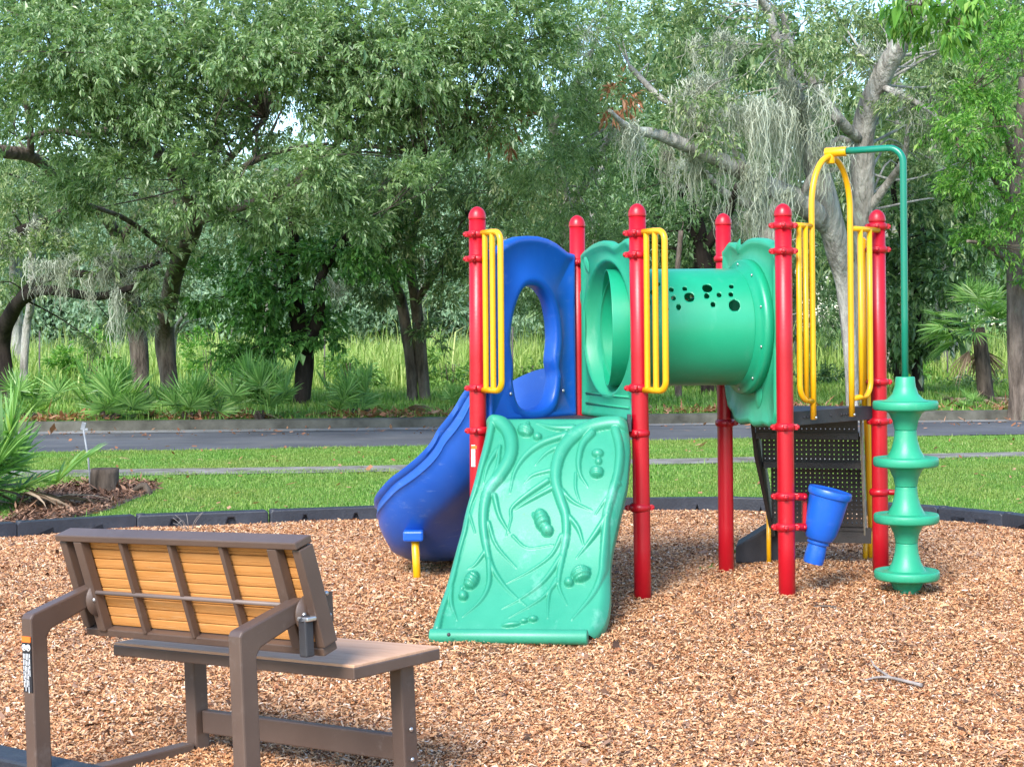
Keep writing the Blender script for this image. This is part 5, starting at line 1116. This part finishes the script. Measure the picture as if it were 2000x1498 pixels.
shrub(1030, 730, 40, 34, 36, 'shrub seen through the opening of the blue panel', 'shrub', seed=408)
shrub(1455, 745, 50, 24, 38, 'shrub between the second and third red posts from the right', 'oakdark', seed=409)
shrub(415, 700, 50, 36, 38, 'pale yellow shrub between two trunks on the left', 'brightleaf', seed=410)
shrub(1790, 735, 40, 22, 39, 'bright yellow-green shrub behind the green pole', 'brightleaf', seed=411)

# palmettos ------------------------------------------------------------------------------
def frond(base, az, el, plen, R, nb, span, droop, r, wd=.042, zf=1.25):
    """one fan leaf: stalk and blades"""
    d = np.array([math.cos(az)*math.cos(el), math.sin(az)*math.cos(el), math.sin(el)]); hub = base+d*plen+np.array([0, 0, -.06*plen])
    u = unit(d*np.array([1, 1, zf])); s = unit(np.cross(u, [0, 0, 1.])); n = np.cross(s, u); V, Q = [], []
    tw = r.normal(0, .25); s, n = s*math.cos(tw)+n*math.sin(tw), n*math.cos(tw)-s*math.sin(tw)
    st = unit(np.cross(d, [0, 0, 1.]))*.008
    V += [base-st, base+st, hub+st*.7, hub-st*.7]; Q.append((0, 1, 2, 3))
    for k in range(nb):
        ph = (k/(nb-1)*2-1)*span+r.normal(0, .03); L = R*(.72+.28*math.cos(ph*.8))*r.uniform(.88, 1.08)
        e = u*math.cos(ph)+s*math.sin(ph)+n*(.10+.18*abs(math.sin(ph))); e = unit(e); t = unit(np.cross(e, n)); i = len(V); dr = droop*r.uniform(.7, 1.4)
        for q, w_ in ((.0, .35), (.32, 1.0), (.66, .75), (.88, .35)):
            c = hub+e*L*q+np.array([0, 0, -dr*L*q*q]); fo = n*(wd*R*w_*.35*(1 if k % 2 else -1)); V += [c-t*wd*R*w_*.5+fo, c+t*wd*R*w_*.5-fo]
        V.append(hub+e*L+np.array([0, 0, -dr*L*1.1]))
        Q += [(i, i+1, i+3, i+2), (i+2, i+3, i+5, i+4), (i+4, i+5, i+7, i+6), (i+6, i+7, i+8, i+8)]
    return np.array(V), Q
def add_frond(root, mat, name, *a, **k):
    V, Q = frond(*a, **k); b = MB(); b.add(V, [tuple(dict.fromkeys(q)) for q in Q], False); return b.build(name, M[mat], root)
def palmetto(x, y, h, label, seed, nf=20, name='palmetto', Y=None, dead=4, spread=.17, el0=.08, R_=.40):
    p = G(x, y+16) if y < 900 else G(x, y); p[2] = .14 if y < 900 else 0; r = np.random.default_rng(seed)
    root = thing(name, p, label, 'palmetto', 'palmettos'); b = MB()
    for k in range(3):
        a = r.random()*6.28; b.tube(spline([p+[0, 0, -.05], p+[.08*math.cos(a), .06*math.sin(a), .04*h], p+[.15*math.cos(a), .1*math.sin(a), .08*h]], 6), np.linspace(.06, .04, 6), 9, bump=.3)
    b.build('stem', M['stump'], root)
    for k in range(nf):
        a = k*2.399+r.normal(0, .3); el = el0+(1.42-el0)*r.random()**.65; base = p+np.array([r.normal()*spread*h*.6, r.normal()*spread*h*.35, .06*h])
        add_frond(root, 'palm', 'frond', base, a, el, h*(.18+.26*r.random())*(.55+.45*math.sin(el)), h*R_*r.uniform(.70, 1.0), 26, 1.75, .04+.08*r.random(), r)
    for k in range(dead):
        a = r.random()*3.14; add_frond(root, 'palmdead', 'dead_frond', p+np.array([r.normal()*.25*h, -.1*r.random(), .16*h]), a, -.1-.3*r.random(), h*.3, h*.42, 18, 1.0, .35, r)
    return root
for i, (x, y, h, lab, nf) in enumerate([
    (58, 822, 1.15, 'palmetto at the far left of the roadside row', 18), (215, 822, 1.42, 'wide palmetto in front of the two-stemmed oak', 26), (368, 821, 1.2, 'palmetto with a brown dead frond, third along the roadside row', 22),
    (510, 821, 1.42, 'full fan palmetto in front of the pale pole trunk', 28), (705, 814, 1.15, 'palmetto just right of the creeper-covered trunk', 18), (895, 800, .75, 'small palmetto behind the tall red post', 12), (1890, 800, .55, 'small palmetto at the foot of the cabbage palm', 9),
    ]):
    palmetto(x, y, h, lab, 500+i, nf, dead=4 if i in (4,) else (1 if i in (2, 3) else 0))
palmetto(-108, 1000, 1.42, 'large near palmetto spilling in from the left edge', 551, 64, dead=10, spread=.34, el0=.1, R_=.42)
# cabbage palm
def cabbage_palm():
    Y = 27.5; p = W(1928, 792, Y); p[2] = .1; root = thing('cabbage_palm', p, 'cabbage palm with a slanting brown trunk at the right', 'palm'); r = np.random.default_rng(601)
    b = MB(); top = W(1908, 640, Y); b.tube(spline([p-[0, 0, .15], W(1922, 730, Y), top], 14), np.linspace(.15, .11, 14), 14, bump=.25); b.build('trunk', M['stump'], root)
    for k in range(30):
        a = k*2.399; el = -.55+1.9*r.random(); add_frond(root, 'palm', 'frond', top+np.array([0, 0, .05]), a, el, .42+.2*r.random(), .48*r.uniform(.85, 1.1), 24, 1.5, .20, r)
    for k in range(9): add_frond(root, 'palmdead', 'dead_frond', p+np.array([r.normal()*.3, -.1, .25]), r.random()*6.28, -.3, .3, .5, 16, 1.0, .3, r)
    for k in range(4): add_frond(root, 'palmdead', 'dead_frond', top-np.array([0, 0, .1]), r.random()*6.28, -1.0, .3, .5, 16, 1.0, .3, r)
cabbage_palm()

# small things on the ground ----------------------------------------------------------------
p = G(205, 964); root = thing('tree_stump', p, 'low weathered stump in the bare soil at left', 'stump'); b = MB()
s_ = spline([(*(p-[0, 0, .05]), .16), (*(p+[0, 0, .05]), .12), (*(p+[.0, 0, .23]), .105)], 10); b.tube(s_[:, :3], s_[:, 3], 28, True, .42, 3); b.build('trunk', M['stump'], root)
p = G(268, 966); root = thing('stump_fragment', p, 'small broken root end lying right of the stump', 'root'); b = MB()
b.tube(spline([p+[-.10, .02, -.02], p+[-.02, .0, .05], p+[.06, 0, .09], p+[.09, 0, .03], p+[.11, 0, -.04]], 12), np.linspace(.02, .035, 12), 10, bump=.4); b.build('root', M['stump'], root)
p = G(178, 955); t0 = W(163, 838, p[1]); root = thing('grey_stake', p, 'thin leaning grey metal stake beside the stump', 'stake'); b = MB()
b.tube([p-[0, 0, .1], p+(t0-p)*.5+[.01, 0, 0], t0], .009, 10); b.build('rod', M['galv'], root)
b = MB(); b.box(t0+[0, 0, .03], (.04, .016, .075), Matrix.Rotation(.25, 3, 'Y')); b.box(t0+[.025, 0, .0], (.035, .014, .024)); b.build('head', M['galv'], root, bevel=.004)
# wire fence beyond the verge
root = thing('wire_fence', (0, 37, 0), 'old wire fence with thin posts beyond the palmettos', 'fence')
fx = [W(x, 700, 37)[0] for x in (-90, 76, 268, 452, 633, 820, 1000, 1180, 1370, 1560, 1700, 1850, 2040)]
for x in fx: b = MB(); b.tube([(x, 37, -.1), (x+.02, 37, 1.45)], .018, 8); b.build('post', M['wire'], root)
for z in (.35, .75, 1.15, 1.4): b = MB(); b.tube([(fx[0], 37, z)]+[(x, 37, z-.02*(i % 2)) for i, x in enumerate(fx)], .004, 5); b.build('wire', M['wire'], root)
# twig
p = G(1745, 1352); b = MB(); q0, q1, q2 = G(1800, 1360), G(1740, 1345), G(1690, 1350)
for q in (q0, q1, q2): q[2] += .05
b.tube(spline([q0, q1, q1*.5+q2*.5+[0, .03, 0], q2], 16), np.linspace(.008, .003, 16), 7, bump=.3)
b.tube(spline([q1, G(1712, 1325)+[0, 0, .05], G(1700, 1312)+[0, 0, .06]], 8), np.linspace(.006, .002, 8), 6)
tag(b.build('twig', M['grey_wood']), 'pale forked twig lying on the wood chips at right', 'twig')
p = G(1640, 1200); b = MB(); q0, q1 = G(1585, 1200)+[0, 0, .04], G(1655, 1206)+[0, 0, .04]; b.tube(spline([q0, (q0+q1)/2+[0, .02, .01], q1], 9), np.linspace(.007, .004, 9), 6, bump=.3)
tag(b.build('twig', M['bark_brown']), 'short dark twig on the chips near the right front post', 'twig')
p = G(370, 1042); b = MB(); r = random.Random(5)
for k in range(7):
    a = r.uniform(0, 6.28); b.tube(spline([p+[0, .0, -.02], p+[.05*math.cos(a), .03*math.sin(a)-.05, .06+.05*r.random()], p+[.11*math.cos(a), .06*math.sin(a)-.06, .07+.10*r.random()]], 7), np.linspace(.003, .0012, 7), 5)
tag(b.build('dry_weed', M['grey_wood']), 'dry pale weed in front of the border behind the bench', 'weed')
def weed(x, y, s, label, seed):
    p = G(x, y)+np.array([0, 0, .02]); r = np.random.default_rng(seed); n = 26; root = thing('weed', p, label, 'weed', 'weeds in the mulch'); b = MB()
    C = p+r.normal(size=(n, 3))*[s*.5, s*.4, s*.1]+[0, 0, s*.35]
    for c in C[:8]: b.tube([p, (p+c)/2+[0, 0, .01], c], .002, 5)
    b.build('stem', M['shrub'], root)
    D = rnd_dir(n, r)+[0, 0, .3]; D /= np.linalg.norm(D, axis=1)[:, None]; N = np.array([0, 0, 1.])+rnd_dir(n, r)*.4; N -= D*(N*D).sum(1)[:, None]; N /= np.linalg.norm(N, axis=1)[:, None]
    V, Q = leaf_mesh(C, D, N, np.full(n, s*.45), np.full(n, s*.3)); mesh_np('foliage', V, Q, M['weed'], root)
weed(1457, 1094, .14, 'small green weed beside the black transfer step', 701)
weed(1390, 1125, .07, 'tiny weed at the foot of the second red post from the left behind', 702)
